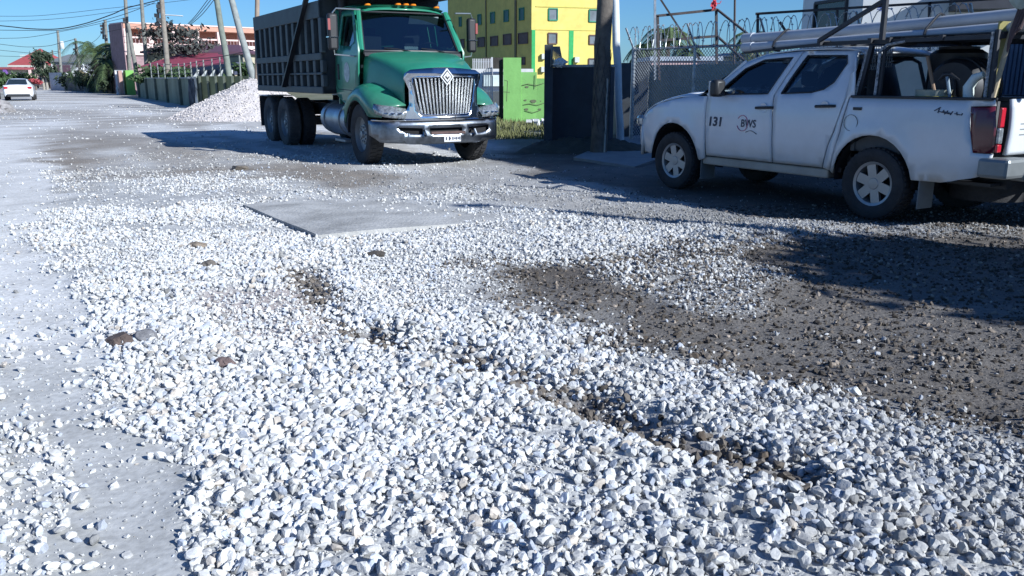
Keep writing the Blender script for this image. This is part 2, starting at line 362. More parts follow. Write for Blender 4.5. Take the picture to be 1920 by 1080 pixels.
def stones(name,base,x,y,z,size,cols,m,ntemp=14,cuts=7,jit=.12):
    T_=templates(base,ntemp,cuts,jit); which=rng.randint(0,ntemp,len(x)); VS=[];FS=[];CS=[];off=0
    for t in range(ntemp):
        k=np.where(which==t)[0]
        if len(k)==0: continue
        n=len(k); q_=rng.randn(n,4); q_[:,3]*=1.5; q_[:,:2]*=.6; q_/=np.linalg.norm(q_,axis=1)[:,None]; a,b,cc,d=q_[:,2],q_[:,0],q_[:,1],q_[:,3]
        Rm=np.stack([1-2*(cc*cc+d*d),2*(b*cc-d*a),2*(b*d+cc*a),2*(b*cc+d*a),1-2*(b*b+d*d),2*(cc*d-b*a),2*(b*d-cc*a),2*(cc*d+b*a),1-2*(b*b+cc*cc)],1).reshape(n,3,3)
        V=np.einsum('nij,vj->nvi',Rm,T_[t])*size[k][:,None,None]
        V=V+np.stack([x[k],y[k],z[k]],1)[:,None,:]; nv=V.shape[1]
        VS.append(V.reshape(-1,3)); FS.append((base[1][None]+(np.arange(n)*nv)[:,None,None]+off).reshape(-1,3)); CS.append(np.repeat(cols[k],nv,0)); off+=n*nv
    return npmesh(name,np.concatenate(VS),np.concatenate(FS),np.concatenate(CS),m,False)
def density(x,y):
    S,B,W,M,K,T=zones(x,y)
    bare=fbm(x,y,1.3,51,4)
    fine=fbm(x,y,3.1,59,3); d=np.clip(1.15-.55*np.clip((bare-.47)*6,0,1)-.5*np.clip((fine-.52)*6,0,1),.25,1)*(1-polymask(x,y,[(-60,400),(70,420),(190,530),(240,640),(215,720),(400,850),(420,1100),(-60,1100)],.5,.3,1.8,58)*.35)
    left=polymask(x,y,[(-60,700),(60,800),(120,860),(130,960),(110,1060),(-60,1080)],.15,.25,3,53)
    d=d*(1-S)+S*(.025+.30*left+.05*np.clip((fbm(x,y,2.2,55,4)-.5)*5,0,1))
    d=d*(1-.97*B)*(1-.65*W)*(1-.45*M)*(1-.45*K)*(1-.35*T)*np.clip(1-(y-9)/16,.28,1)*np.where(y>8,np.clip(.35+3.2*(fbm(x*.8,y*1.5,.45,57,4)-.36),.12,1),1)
    sl=polymask(x,y,[(452,387),(597,448),(820,432),(900,400),(690,366)],.25,.12,2,1)
    wd=polymask(x,y,[(900,215),(1022,215),(1040,270),(985,285),(900,262)],.2,.2,1,41)
    return d*(1-.86*sl)*(1-.85*wd)
def stonecols(n,x,y):
    S,B,W,M,K,T=zones(x,y)
    c=np.tile(np.array([.545,.545,.535]),(n,1))*(.72+.42*rng.rand(n,1))
    t=rng.rand(n); c[t<.12]*=np.array([.80,.86,.98]); c[(t>.12)&(t<.17)]*=np.array([.88,.80,.72]); c[(t>.97)]*=.45
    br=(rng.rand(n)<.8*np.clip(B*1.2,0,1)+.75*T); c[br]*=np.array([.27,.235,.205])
    rt=np.clip((x+.1*y)/(.6*y+.5)*.9+.25*(fbm(x,y,.8,81,3)-.5),0,1); c=c*(1.08-.40*rt-.42*(M+W*.6))[:,None]  # stones painted darker to the right, imitating exposure falling off across the view
    return np.clip(c,0,.8)
def scatter(y0,y1,per,smin,smax,pw,extra=.6):
    A=.62*(y1*y1-y0*y0)+2*extra*(y1-y0); n=int(A*per)
    yy=np.sqrt(rng.rand(n)*(y1*y1-y0*y0)+y0*y0); xx=(rng.rand(n)*2-1)*(.62*yy+extra)
    keep=rng.rand(n)<density(xx,yy); xx=xx[keep];yy=yy[keep]
    s=smin+(smax-smin)*rng.rand(len(xx))**pw
    S,B,W,M,K,T=zones(xx,yy)
    s=s*np.clip(.55+.9*fbm(xx,yy,.7,91,3),.6,1.2)*(1-.35*M-.3*K-.45*B)
    zz=height(xx,yy)+s*(.1+.75*rng.rand(len(xx)))
    return xx,yy,zz,s
STONE=attrmat('limestone',[(60,.86,1.12,'n')],[(90,.5,.006,'n')],.9)
ico1=icos(2); ico0=icos(1)
def sub(A,k): return tuple(a[k] for a in A)
A=scatter(1.6,5.2,6000,.004,.026,2.9); big=A[3]>.0115
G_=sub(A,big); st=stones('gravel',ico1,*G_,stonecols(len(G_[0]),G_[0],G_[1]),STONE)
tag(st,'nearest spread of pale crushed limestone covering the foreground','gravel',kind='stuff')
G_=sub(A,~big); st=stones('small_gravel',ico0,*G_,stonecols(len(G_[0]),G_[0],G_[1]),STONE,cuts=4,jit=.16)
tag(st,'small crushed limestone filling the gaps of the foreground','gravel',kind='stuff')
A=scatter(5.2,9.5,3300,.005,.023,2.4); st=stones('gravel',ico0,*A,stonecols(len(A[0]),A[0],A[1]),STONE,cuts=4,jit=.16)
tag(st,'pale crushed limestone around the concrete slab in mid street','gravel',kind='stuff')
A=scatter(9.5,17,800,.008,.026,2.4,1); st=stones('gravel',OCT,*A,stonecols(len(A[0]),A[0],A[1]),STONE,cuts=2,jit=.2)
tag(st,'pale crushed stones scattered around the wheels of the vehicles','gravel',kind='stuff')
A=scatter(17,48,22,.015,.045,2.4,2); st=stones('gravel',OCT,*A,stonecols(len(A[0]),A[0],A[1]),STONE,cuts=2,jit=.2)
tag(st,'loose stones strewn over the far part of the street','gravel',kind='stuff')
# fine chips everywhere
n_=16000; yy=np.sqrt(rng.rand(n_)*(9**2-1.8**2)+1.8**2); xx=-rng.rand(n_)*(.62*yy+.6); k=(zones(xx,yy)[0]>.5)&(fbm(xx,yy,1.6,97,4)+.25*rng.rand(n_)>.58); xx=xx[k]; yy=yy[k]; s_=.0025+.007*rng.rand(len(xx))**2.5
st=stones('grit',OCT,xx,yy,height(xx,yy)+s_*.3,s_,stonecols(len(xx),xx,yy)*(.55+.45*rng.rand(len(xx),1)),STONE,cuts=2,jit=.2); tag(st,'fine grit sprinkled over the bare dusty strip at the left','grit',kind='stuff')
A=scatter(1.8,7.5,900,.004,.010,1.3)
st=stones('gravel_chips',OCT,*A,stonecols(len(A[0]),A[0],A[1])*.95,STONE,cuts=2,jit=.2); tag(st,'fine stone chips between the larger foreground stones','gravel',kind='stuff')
def brownchips():
    n=70000; yy=np.sqrt(rng.rand(n)*(10**2-2.5**2)+2.5**2); xx=(rng.rand(n)*2-1)*(.62*yy+.5)
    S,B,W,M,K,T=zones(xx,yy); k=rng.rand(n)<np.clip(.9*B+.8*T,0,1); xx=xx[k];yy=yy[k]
    s=.0035+.019*rng.rand(len(xx))**4; zz=height(xx,yy)+s*.2
    cc=np.tile(np.array([.085,.072,.060]),(len(xx),1))*(.6+3.2*rng.rand(len(xx),1)**4)
    st=stones('soil_clods',ico0,xx,yy,zz,s,cc,STONE,cuts=4,jit=.2); tag(st,'dark crumbs of soil and grit on the brown wheel track','soil',kind='stuff')
brownchips()
def rock(px,py,r,col,label,name='rock',flat=.7):
    p=gp(px,py); v,f=icos(4); q_=rng.rand(3)*50; v=v*(.62+.75*fbm(v[:,0]*1.3+v[:,2]*.7+q_[0],v[:,1]*1.3-v[:,2]*.5+q_[1],1.4,int(q_[2]),4))[:,None]; r*=1.05
    for k in range(4):
        d=rng.randn(3); d/=np.linalg.norm(d); pp=v@d; v=v-np.outer(np.maximum(pp-.6-.2*rng.rand(),0),d)
    v=v*np.array([1.2,.95,flat])*r; z=float(height(np.array([p.x]),np.array([p.y]))[0])
    mb=MB(); mb.add([(a+p.x,b+p.y,c_+z+r*flat*.55) for a,b,c_ in v],[tuple(t) for t in f])
    tag(mb.build(name,mat('rock_%s'%label[:9],col,.95,var=.3,scale=20,bump=.6),None),label,'rock')
rock(228,652,.065,(.10,.075,.065),'large dark brown soil clod at the left edge of the white gravel','soil_clod',.6)
rock(274,648,.05,(.16,.16,.17),'small round dark grey rock right of the large brown clod')
rock(425,692,.045,(.14,.10,.095),'flat maroon brown rock among white stones below the pinkish patch','rock',.55)
rock(946,1000,.034,(.40,.47,.58),'large bluish stone in the front gravel near the bottom edge')
rock(395,508,.055,(.13,.115,.10),'brown soil clod on the white gravel left of the trench','soil_clod',.5)
rock(375,472,.07,(.22,.18,.14),'small tan soil clod on the gravel in front of the slab corner','soil_clod',.45)
rock(705,482,.075,(.07,.06,.05),'flat dark lump of wet soil just in front of the slab','soil_clod',.35)
rock(1600,738,.034,(.62,.64,.62),'white stone on the edge of the brown track')
rock(450,322,.12,(.14,.12,.10),'dark soil lump in the street in front of the lorry shadow','soil_clod',.4)

# concrete slab lying in the street
a,b,c_,d=[gp(*q,.05) for q in ((455,384),(597,442),(1008,402),(705,366))]
mb=MB(); n=18
def slabz(u,v_): return .055+.004*math.sin(u*7)+.003*math.sin(v_*9)
rows=[[(a.lerp(d,i/n).lerp(b.lerp(c_,i/n),j/n)).xy.to_3d()+Vector((0,0,slabz(i/n,j/n)-(.05*(i/n)**2))) for j in range(n+1)] for i in range(n+1)]
mb.grid(rows); edge=[rows[0][j] for j in range(n+1)]+[rows[i][n] for i in range(1,n+1)]+[rows[n][j] for j in range(n-1,-1,-1)]+[rows[i][0] for i in range(n-1,0,-1)]
m_=len(edge); mb.add(edge+[Vector((p.x,p.y,-.08)) for p in edge],[(i,(i+1)%m_,(i+1)%m_+m_,i+m_) for i in range(m_)])
tag(mb.build('concrete_slab',mat('dusty_slab',(.36,.36,.35),.9,var=.35,scale=2.2,bump=.6,bscale=30)),'flat grey concrete slab with a dark front edge lying in the middle of the gravel','concrete slab')

# ------------------------------------------------------------------ wheels
def wheel(parent,x,y,r,wd,rim,sgn,truck=False,name='wheel',rm=None,tyre=None):
    """outer face points to sgn*y"""
    t=MB(); h=wd/2; k=r-rim
    prof=[(rim,-h*.8),(rim+k*.35,-h*.98),(r-k*.25,-h),(r-k*.06,-h*.88),(r,-h*.6),(r,h*.6),(r-k*.06,h*.88),(r-k*.25,h),(rim+k*.35,h*.98),(rim,h*.8)]
    t.lathe(prof,44,(0,0,0),'y',1)
    w=bpy.data.objects.new(name,None); COL.objects.link(w); w.parent=parent; w.location=(x,y,r)
    tr=t.build('tyre',tyre or RUB,w,True)
    g=MB()                                         # tread blocks
    nb=40
    for i in range(nb):
        a=2*PI*i/nb
        for s,o in ((-1,0),(1,.5)):
            a2=a+o*2*PI/nb; M=Matrix.Rotation(-a2,3,'Y')
            p=M@Vector((r,0,0)); g.box((p.x,s*h*.42,p.z),(.018,h*.62,r*.09),m=M)
    g.build('tread',tyre or RUB,w)
    m=MB()
    if truck:
        m.lathe([(rim,h*.8*sgn),(rim*.96,h*.3*sgn),(rim*.62,h*.15*sgn),(rim*.55,h*.45*sgn),(rim*.2,h*.5*sgn),(rim*.18,h*.75*sgn),(0.001,h*.8*sgn)],32)
        for i in range(10):
            a=2*PI*i/10; m.lathe([(.018,h*.4*sgn),(.018,h*.62*sgn),(.001,h*.64*sgn)],8,(rim*.42*math.cos(a),0,rim*.42*math.sin(a)))
    else:
        m.lathe([(rim,h*.8*sgn),(rim*.88,h*.72*sgn),(rim*.82,h*.2*sgn),(rim*.8,-h*.5*sgn)],36)
        m.lathe([(rim*.3,h*.55*sgn),(rim*.24,h*.66*sgn),(rim*.001,h*.68*sgn)],20)
        for i in range(6):
            a=2*PI*i/6+.3; c_,s_=math.cos(a),math.sin(a)
            def P(rr,off,yy): return (rr*c_-off*s_,yy*sgn,rr*s_+off*c_)
            m.add([P(rim*.22,-.05,h*.62),P(rim*.22,.05,h*.62),P(rim*.9,.052,h*.66),P(rim*.9,-.052,h*.66),P(rim*.22,-.04,h*.3),P(rim*.22,.04,h*.3),P(rim*.9,.05,h*.3),P(rim*.9,-.05,h*.3)],
                  [(0,1,2,3),(4,7,6,5),(0,4,5,1),(1,5,6,2),(2,6,7,3),(3,7,4,0)])
    m.build('rim',rm or ALLOY,w,True)
    if not truck:
        MB().lathe([(rim*.83,-h*.1*sgn),(.001,-h*.1*sgn)],30).build('brake_disc',BLACK,w)
    return w

# ------------------------------------------------------------------ white pickup
PKX,PKY,PKA=4.5826,9.4408,2.121
pk=thing('pickup_truck','white four door pickup numbered 131 parked at the right with pipes on its rack','pickup truck',(PKX,PKY,0),PKA)
WF,AR=3.095,.47
def pkY(x,z):
    h=lerp([(.3,.83),(.45,.862),(.6,.888),(.8,.905),(1.0,.912),(1.15,.902),(1.26,.875),(1.32,.855),(1.5,.775),(1.68,.685),(1.78,.62)],z)
    if x<.42 and z>1.1: h=.905-.02*(z-1.1)/.16
    if x>2.9: h-=.17*((x-2.9)/1.15)**2.4
    if x<-.9: h-=.05*((-.9-x)/.35)**2
    for cx in (0.03,3.1):
        r=math.hypot(x-cx,z-.41); h+=.028*math.exp(-((r-.50)/.07)**2)
    return h
CAV=mat('wheel_well',(.012,.012,.014),.9)
DOORS=[('fender',[(2.51,.45),(2.51,1.24),(2.80,1.235),(3.13,1.19),(3.45,1.125),(3.70,1.02),(3.86,.90),(3.95,.74),(3.97,.55),(3.90,.43),(3.62,.43)]+arc(3.1,.41,.475,3,177)+[(2.6,.42)],[]),
 ('front_door',[(1.39,.49),(1.40,.93),(1.435,1.27),(1.25,1.765),(1.78,1.735),(2.06,1.645),(2.49,1.30),(2.50,1.24),(2.49,.49)],[[(2.36,1.265),(1.53,1.285),(1.36,1.70),(1.78,1.675),(2.03,1.575)]]),
 ('rear_door',[(1.375,.49),(1.385,.93),(1.42,1.27),(1.235,1.765),(.50,1.755),(.43,1.5),(.43,1.27),(.53,.90),(.60,.74),(.67,.49)],[[(1.33,1.29),(1.16,1.715),(.62,1.705),(.575,1.62),(.65,1.42),(.75,1.345),(.9,1.31)]]),
 ('cab_corner',[(.655,.49),(.585,.74),(.515,.90),(.415,1.27),(.415,1.5),(.485,1.755),(.40,1.70),(.32,1.28),(.385,1.262),(.45,.9),(.55,.47)],[]),
 ('bed_side',[(.37,1.262),(-1.17,1.272),(-1.19,1.215),(-.975,1.205),(-1.0,1.0),(-1.05,.775),(-1.225,.775),(-1.20,.66),(-1.13,.56),(-.75,.465),(-.45,.46)]+arc(.03,.41,.475,173,3)+[(.54,.47),(.435,.9)],[])]
for sg in (1,-1):
    for nm,out,hol in DOORS:
        mb=MB(); panel(mb,out,hol,lambda x,z:Vector((x,sg*pkY(x,z),z)),.085)
        o=mb.build(nm,WHITE,pk,True,solid=.016)
        if hol:
            g=MB(); panel(g,hol[0],[],lambda x,z:Vector((x,sg*(pkY(x,z)-.022),z)),.1); g.build('side_window',GLASS if nm=='front_door' else DGLW if 'DGLW' in globals() else GLASS,o,True)
            tr=MB(); L=resamp(hol[0],.1); L.append(L[0]); tr.tube([(x,sg*(pkY(x,z)+.004),z) for x,z in L],.011,5); tr.build('window_seal',BLACK,o)
            hx=1.535 if nm=='front_door' else .67; hz=1.13 if nm=='front_door' else 1.17
            hd=MB(); y_=sg*(pkY(hx,hz)+.035); hd.tube([(hx+.13,y_-sg*.03,hz-.012),(hx+.11,y_,hz-.01),(hx-.11,y_,hz),(hx-.13,y_-sg*.03,hz)],.016,8); hd.build('door_handle',BLACK,o,True)
            cu=MB(); cu.lathe([(.062,.002*sg),(.058,.008*sg),(.03,.002*sg),(.001,0)],20,(hx+.01,sg*(pkY(hx,hz)+.009),hz-.01)); cu.build('handle_cup',WHITE,o,True)
    MB().b2((.60,sg*.70,.37),(2.58,sg*.855,.475)).build('side_sill',mat('muddy_sill',(.36,.33,.28),.6,var=.2),pk,bevel=.02)
    # light on rear corner: red with clear strip
    o=MB(); panel(o,[(-.985,1.2),(-1.19,1.21),(-1.23,1.0),(-1.23,.785),(-1.055,.782),(-1.01,1.0)],[],lambda x,z:Vector((x,sg*(pkY(x,z)+.008),z)),.07); tl=o.build('tail_light',DRED,pk,True,solid=.012)
    MB().b2((-1.262,sg*.80,1.02),(-1.228,sg*.872,1.2)).build('brake_lens',RED,tl,bevel=.012)
    MB().b2((-1.262,sg*.80,.87),(-1.228,sg*.872,1.015)).build('reverse_lens',CLEAR,tl,bevel=.012)
    MB().b2((-1.262,sg*.80,.79),(-1.228,sg*.872,.865)).build('fog_lens',RED,tl,bevel=.012)
    # wheel wells
    for cx in (.03,3.1):
        mb=MB(); rows=[[(cx+.47*math.cos(R(a_)),sg*yy,.41+.47*math.sin(R(a_))) for a_ in range(-5,186,10)] for yy in (.875,.45)]; mb.grid(rows); mb.add([(cx-.5,sg*.45,.3),(cx+.5,sg*.45,.3),(cx+.5,sg*.45,.95),(cx-.5,sg*.45,.95)],[(0,1,2,3)]); mb.build('wheel_arch_liner',CAV,pk)
    for wx in (0,WF): wheel(pk,wx,sg*.79,.375,.25,.235,sg,rm=ALLOY,tyre=RUB)
    for fx in (-.53,2.58):
        MB().b2((fx,sg*.62,.17),(fx+.012,sg*.87,.46)).build('mudflap',mat('mudflap_grey',(.14,.15,.155),.8),pk)
    # mirror
    mi=MB(); mi.box((2.20,sg*1.03,1.345),(.13,.17,.21)); mr_=mi.build('wing_mirror',BLACK,pk,True,bevel=.04)
    MB().box((2.27,sg*1.03,1.335),(.03,.155,.19)).build('mirror_cap',mat('mirror_white',(.5,.53,.55),.3),mr_,bevel=.012)
    MB().tube([(2.25,sg*.80,1.27),(2.22,sg*.98,1.29)],.03,8).build('mirror_arm',BLACK,mr_,True)
# roof, hood, windscreen
def pkroof():
    prof=[(2.09,1.645),(1.95,1.70),(1.72,1.755),(1.35,1.785),(.9,1.785),(.6,1.775),(.48,1.755),(.40,1.70)]
    return [[(x,y*lerp([(1.6,.715),(1.70,.66),(1.79,.635)],z),z+.035*(1-y*y)) for y in [i/8-1 for i in range(17)]] for x,z in prof]
mb=MB(); mb.grid(pkroof()); mb.build('roof',WHITE,pk,True,solid=.015)
mb=MB(); mb.grid([[(x+.10*(1-y*y),y*hw,z) for y in [i/8-1 for i in range(17)]] for x,z,hw in ((2.74,1.25,.80),(2.42,1.46,.74),(2.10,1.66,.665))]); mb.build('windscreen',WSG,pk,True)
for s in (1,-1): MB().beam((2.52,s*.87,1.25),(2.08,s*.68,1.665),.05,.04).build('windscreen_pillar',WHITE,pk)
mb=MB(); rows=[]
for x,z in ((2.72,1.27),(3.0,1.265),(3.3,1.215),(3.6,1.14),(3.8,1.05),(3.95,.92),(4.03,.80)):
    hw=pkY(x,min(z,1.1))-.02; rows.append([(x+.08*(1-abs(y)**3)*(x>3.5),y*hw,z+.02-.06*abs(y)**6) for y in [i/10-1 for i in range(21)]])
mb.grid(rows); mb.build('bonnet',WHITE,pk,True,solid=.015)
mb=MB(); mb.grid([[(4.08-.22*abs(y)**3,y*.80,z) for y in [i/10-1 for i in range(21)]] for z in (.82,.40)]); mb.build('front_bumper',WHITE,pk,True,solid=.04)
mb=MB(); mb.grid([[(4.10-.1*abs(y)**3,y*.45,z) for y in [i/6-1 for i in range(13)]] for z in (.86,.62)]); mb.build('grille',BLACK,pk,True,solid=.03)
for s in (1,-1): MB().box((3.93,s*.70,.87),(.16,.24,.16),rz=-s*.5).build('headlight',CLEAR,pk,bevel=.04)
# cab interior
it=MB(); it.b2((.45,-.82,.45),(2.6,.82,.5)); it.b2((2.35,-.78,.95),(2.70,.78,1.24)); it.b2((.42,-.72,.5),(.46,.72,1.25)); it.build('cab_floor',BLACK,pk)
for x,ys in ((1.45,(.4,-.4)),(.6,(.4,-.4))):
    for y in ys:
        s=MB(); s.box((x+.25,y,.75),(.5,.5,.15)); s.box((x-.02,y,1.05),(.14,.48,.62),m=Matrix.Rotation(R(-14),3,'Y')); s.box((x-.12,y,1.46),(.09,.24,.17)); s.build('car_seat',SEAT,pk,bevel=.04)
s=MB(); cxw=Vector((2.14,.38,1.17)); rot=Matrix.Rotation(R(-62),3,'Y')
s.tube([cxw+rot@Vector((.185*math.cos(t),.185*math.sin(t),0)) for t in [2*PI*i/24 for i in range(25)]],.014,6); s.beam(cxw+rot@Vector((0,-.18,0)),cxw+rot@Vector((0,.18,0)),.03,.03); s.tube([cxw,cxw+Vector((.3,0,-.16))],.03,8)
s.build('steering_wheel',BLACK,pk,True)
mb=MB(); mb.add([(.33,-.68,1.27),(.33,.68,1.27),(.40,.60,1.70),(.40,-.60,1.70)],[(0,1,2,3)]); mb.build('rear_window',GLASS,pk)
# bed
mb=MB(); mb.b2((-1.18,-.80,.70),(.34,.80,.74)); mb.b2((.30,-.84,.70),(.345,.84,1.27)); mb.b2((-1.18,.78,.72),(.32,.82,1.255)); mb.b2((-1.18,-.82,.72),(.32,-.78,1.255)); mb.build('bed_liner',mat('bed_liner_grey',(.08,.085,.09),.8,var=.3),pk)
for s in (1,-1): MB().b2((-1.17,s*.80,1.262),(.36,s*.905,1.288)).build('bed_rail',BLACK,pk,bevel=.008)
def tgx(y,z): return -1.235-.02*math.sin((z-.76)/.5*PI)
mb=MB(); panel(mb,[(-.70,.76),(.70,.76),(.70,1.275),(-.70,1.275)],[],lambda y,z:Vector((tgx(y,z),y,z)),.08); tg=mb.build('tailgate',WHITE,pk,True,solid=.03)
mb=MB(); 
for z in (1.04,.99,.94): mb.b2((-1.262,-.55,z),(-1.27,.55,z+.012))
mb.build('tailgate_ribs',GREY,tg)
MB().b2((-1.262,-.14,1.12),(-1.285,.14,1.2)).build('tailgate_handle',BLACK,tg,bevel=.01)
mb=MB(); mb.prism([(-.93,.60),(-.93,.74),(.93,.74),(.93,.60)],lambda y,z:(-1.42+.10*abs(y)**3,y,z),lambda y,z:(-1.20,y,z)); bpb=MB(); bpb.b2((-1.43,-.62,.52),(-1.24,.62,.70)); bpb.b2((-1.40,.55,.55),(-1.10,.90,.74)); bpb.b2((-1.40,-.90,.55),(-1.10,-.55,.74)); bpb.build('rear_bumper',mat('bumper_grey',(.20,.22,.23),.45,metal=.4),pk,bevel=.035)
MB().b2((-1.44,-.26,.56),(-1.432,.26,.67)).build('number_plate',mat('plate_white',(.55,.56,.58),.5),pk)
MB().tube([(-1.42,.2,.45),(-1.55,.2,.45)],.02,8).tube([(-1.2,.0,.45),(-1.56,.0,.47)],.03,8).build('tow_hitch',GREY,pk,True)
ch=MB()
for s in (1,-1): ch.b2((-1.2,s*.42,.42),(3.7,s*.52,.56))
ch.b2((1.0,-.2,.3),(2.4,.3,.5)); ch.b2((-.15,-.14,.28),(.15,.14,.5)); ch.b2((-.05,-.7,.33),(.05,.7,.42)); ch.b2((3.04,-.7,.30),(3.14,.7,.42)); ch.b2((-1.15,-.7,.45),(.6,.7,.48)); ch.b2((1.55,-.8,.22),(1.95,-.3,.42)); ch.build('chassis',BLACK,pk)
sp=MB(); sp.lathe([(.20,-.11),(.36,-.11),(.37,0),(.36,.11),(.20,.11),(.1,.05),(.001,.05)],30,(-.75,0,.36),'z'); sp.build('spare_wheel',RUB,pk,True)
mb=MB(); mb.tube([(.31+.085*math.cos(t),.925,1.0+.085*math.sin(t)) for t in [2*PI*i/20 for i in range(21)]],.0028,4); mb.build('fuel_flap_seam',BLACK,pk)
MB().b2((.20,.905,1.135),(.30,.922,1.165)).build('side_repeater',BLACK,pk)
SURF=lambda x0,z0,k=1:(lambda u,v:Vector((x0-u,pkY(x0-u,z0+v)+.0135,z0+v)))
INK=mat('navy_ink',(.02,.03,.06),.5); PINKI=mat('pink_ink',(.45,.12,.20),.5)
text_mesh('131',.155,lambda u,v:Vector((2.325-u*1.12,pkY(2.3,.92+v)+.0125,.925+v)),'fleet_number',INK,pk,shear=.12,bold=.006)
text_mesh('BWS',.13,lambda u,v:Vector((1.765-u*.92,pkY(1.77,.925+v)+.0135,.925+v)),'company_letters',INK,pk,shear=.1,bold=.002)
mb=MB(); mb.tube([(1.86+.085*math.cos(t)*(1+.05*t/6),pkY(1.86,.93)+.012,.93+.095*math.sin(t)) for t in [.6+i*.28 for i in range(20)]],.0045,4); mb.build('company_swirl',PINKI,pk)
mb=MB(); mb.tube([(1.80-i*.016,pkY(1.75,.84)+.012,.823+.022*math.sin(i/12*PI*1.3)) for i in range(12)],.0045,4); mb.build('company_underline',INK,pk)
mb=MB()
for i,(a_,b_,c_,d_) in enumerate([(-.62,1.155,-.68,1.19),(-.66,1.135,-.67,1.18),(-.70,1.14,-.72,1.165),(-.73,1.125,-.76,1.16),(-.72,1.15,-.80,1.135),(-.79,1.12,-.81,1.155),(-.83,1.135,-.89,1.125),(-.85,1.15,-.86,1.12),(-.90,1.12,-.91,1.14),(-.67,1.15,-.78,1.13)]): mb.tube([(a_,pkY(a_,b_)+.012,b_),(c_,pkY(c_,d_)+.012,d_)],.0055,4)
mb.build('bed_side_script',INK,pk)
# rack frame over the bed
RK=mat('rack_paint',(.26,.27,.28),.6,metal=.2,var=.92,scale=38)
rk=MB()
for s in (1,-1):
    rk.tube([(.10,s*.78,1.28),(.10,s*.76,1.74),(.06,s*.70,1.80),(0,s*.4,1.82)],.022,8)
    rk.beam((.34,s*.78,1.28),(.27,s*.74,1.80),.045)
    rk.tube([(-1.08,s*.78,1.28),(-1.06,s*.76,1.90)],.028,8); rk.beam((-1.10,s*.74,1.84),(.95,s*.68,1.84),.045,.04)
    rk.beam((.95,s*.66,1.84),(2.3,s*.5,1.78),.03,.03)
for x in (.3,.08,-.5,-1.06,.95): rk.beam((x,-.76,1.85),(x,.76,1.85),.045,.05)
rk.beam((.12,.80,1.85),(.12,.80,2.7),.045); rk.beam((.12,.80,2.25),(.95,.76,1.87),.04)
rk.build('ladder_rack',DSTEEL,pk)
for P_ in ([(.135,.80,1.29),(.135,.785,1.74),(.10,.74,1.80),(-.1,.72,1.83)],[(.375,.80,1.29),(.31,.76,1.74)],[(-1.04,.80,1.29),(-1.03,.785,1.88)]): MB().tube(P_,.016,6).build('rack_trim',RK,pk,True)

mb=MB()
for i in range(9): mb.beam((.29,.36+i*.04,1.58),(.29,.36+i*.04,1.80),.006)
for i in range(6): mb.beam((.29,.34,1.59+i*.04),(.29,.70,1.59+i*.04),.006)
mb.build('cab_guard_mesh',GREY,pk)
MB().b2((-1.1,-.72,1.872),(.1,.70,1.885)).build('rack_tray',DSTEEL,pk)

def pkw(x,y,z):
    c_,s_=math.cos(PKA),math.sin(PKA); return Vector((PKX+c_*x-s_*y,PKY+s_*x+c_*y,z))
PVC=mat('pvc_pipe',(.40,.43,.47),.45,var=.08); PVCG=mat('pvc_pipe_grey',(.38,.42,.45),.45,var=.1)  # pale pipes toned down to stand in for shade that misses them
def pipe(p,q,r,m,label,fit=()):
    t=thing('plastic_pipe',label,'pipe',p,0,'pipes tied on the pickup rack'); d=q-p; L=d.length; dn=d.normalized(); b=MB()
    n=10; b.tube([dn*L*i/n+Vector((0,0,-.02*math.sin(PI*i/n))) for i in range(n+1)],r,18,False); b.tube([Vector((0,0,0)),dn*.01],r*.86,14); b.build('tube',m,t,True)
    MB().tube([Vector((0,0,0)),dn*.16],r*1.12,18).build('socket',m,t,True)
    return t
pipe(pkw(2.45,.36,1.955),pkw(-2.6,.30,2.12),.062,PVC,'upper white pipe on the rack, thickest and topmost')
pipe(pkw(2.30,.52,1.845),pkw(-2.6,.56,1.99),.050,PVC,'lower white pipe on the rack, nearest the street side')
pipe(pkw(2.20,.16,1.87),pkw(-2.4,.10,1.98),.045,PVCG,'grey pipe lying behind the two white pipes on the rack')
def strap(x,label):
    zu=1.955+(2.45-x)/5.05*.165-.012; zl=1.845+(2.3-x)/4.9*.145-.012; b=MB(); b.tube([pkw(x,y,z) for y,z in ((.48,zl-.06),(.56,zl-.058),(.605,zl-.01),(.585,zl+.04),(.41,zu+.055),(.36,zu+.075),(.30,zu+.06),(.08,zl+.08),(.05,zl+.02))],.014,6)
    tag(b.build('tie_strap',BLACK,None,True),label,'strap','straps round the pipes')
strap(-.22,'dark strap round the pipes just behind the tall rack post'); strap(1.75,'dark strap round the pipes above the front door'); strap(-1.42,'dark strap round the pipes beside the cloth bundle')
# load
def lathe_thing(name,label,cat,loc,parts,group=None):
    t=thing(name,label,cat,loc,PKA,group)
    for nm,prof,m in parts: MB().lathe(prof,28,(0,0,0),'z').build(nm,m,t,True)
    return t
lathe_thing('bucket','white and yellow bucket standing in the pickup bed behind the rail','bucket',pkw(-.36,.55,1.02),[('body',[(.001,0),(.13,0),(.17,.32),(.178,.33),(.165,.33),(.125,.02)],mat('bucket_white',(.48,.5,.42),.4,var=.2)),('band',[(.164,.20),(.1735,.27)],mat('bucket_yellow',(.45,.40,.12),.5))])
lathe_thing('drum','black plastic drum upright in the front of the pickup bed','drum',pkw(-.15,-.15,.74),[('body',[(.001,0),(.28,0),(.29,.05),(.30,.3),(.29,.6),(.28,.98),(.22,1.02),(.001,1.02)],BLACK),('lid',[(.2,1.021),(.2,1.05),(.001,1.06)],DSTEEL)])
b=MB()
for k in range(7):
    rr=.24-.004*k; b.tube([pkw(-.52+rr*math.cos(a_)*.35,.30+rr*math.sin(a_)*.5,1.18+.02*k+rr*math.cos(a_+.3)) for a_ in [2*PI*i/26 for i in range(27)]],.017,6)
tag(b.build('hose_coil',mat('hose_black',(.03,.032,.036),.5),None,True),'black hose coil hanging upright in the middle of the pickup bed','hose')
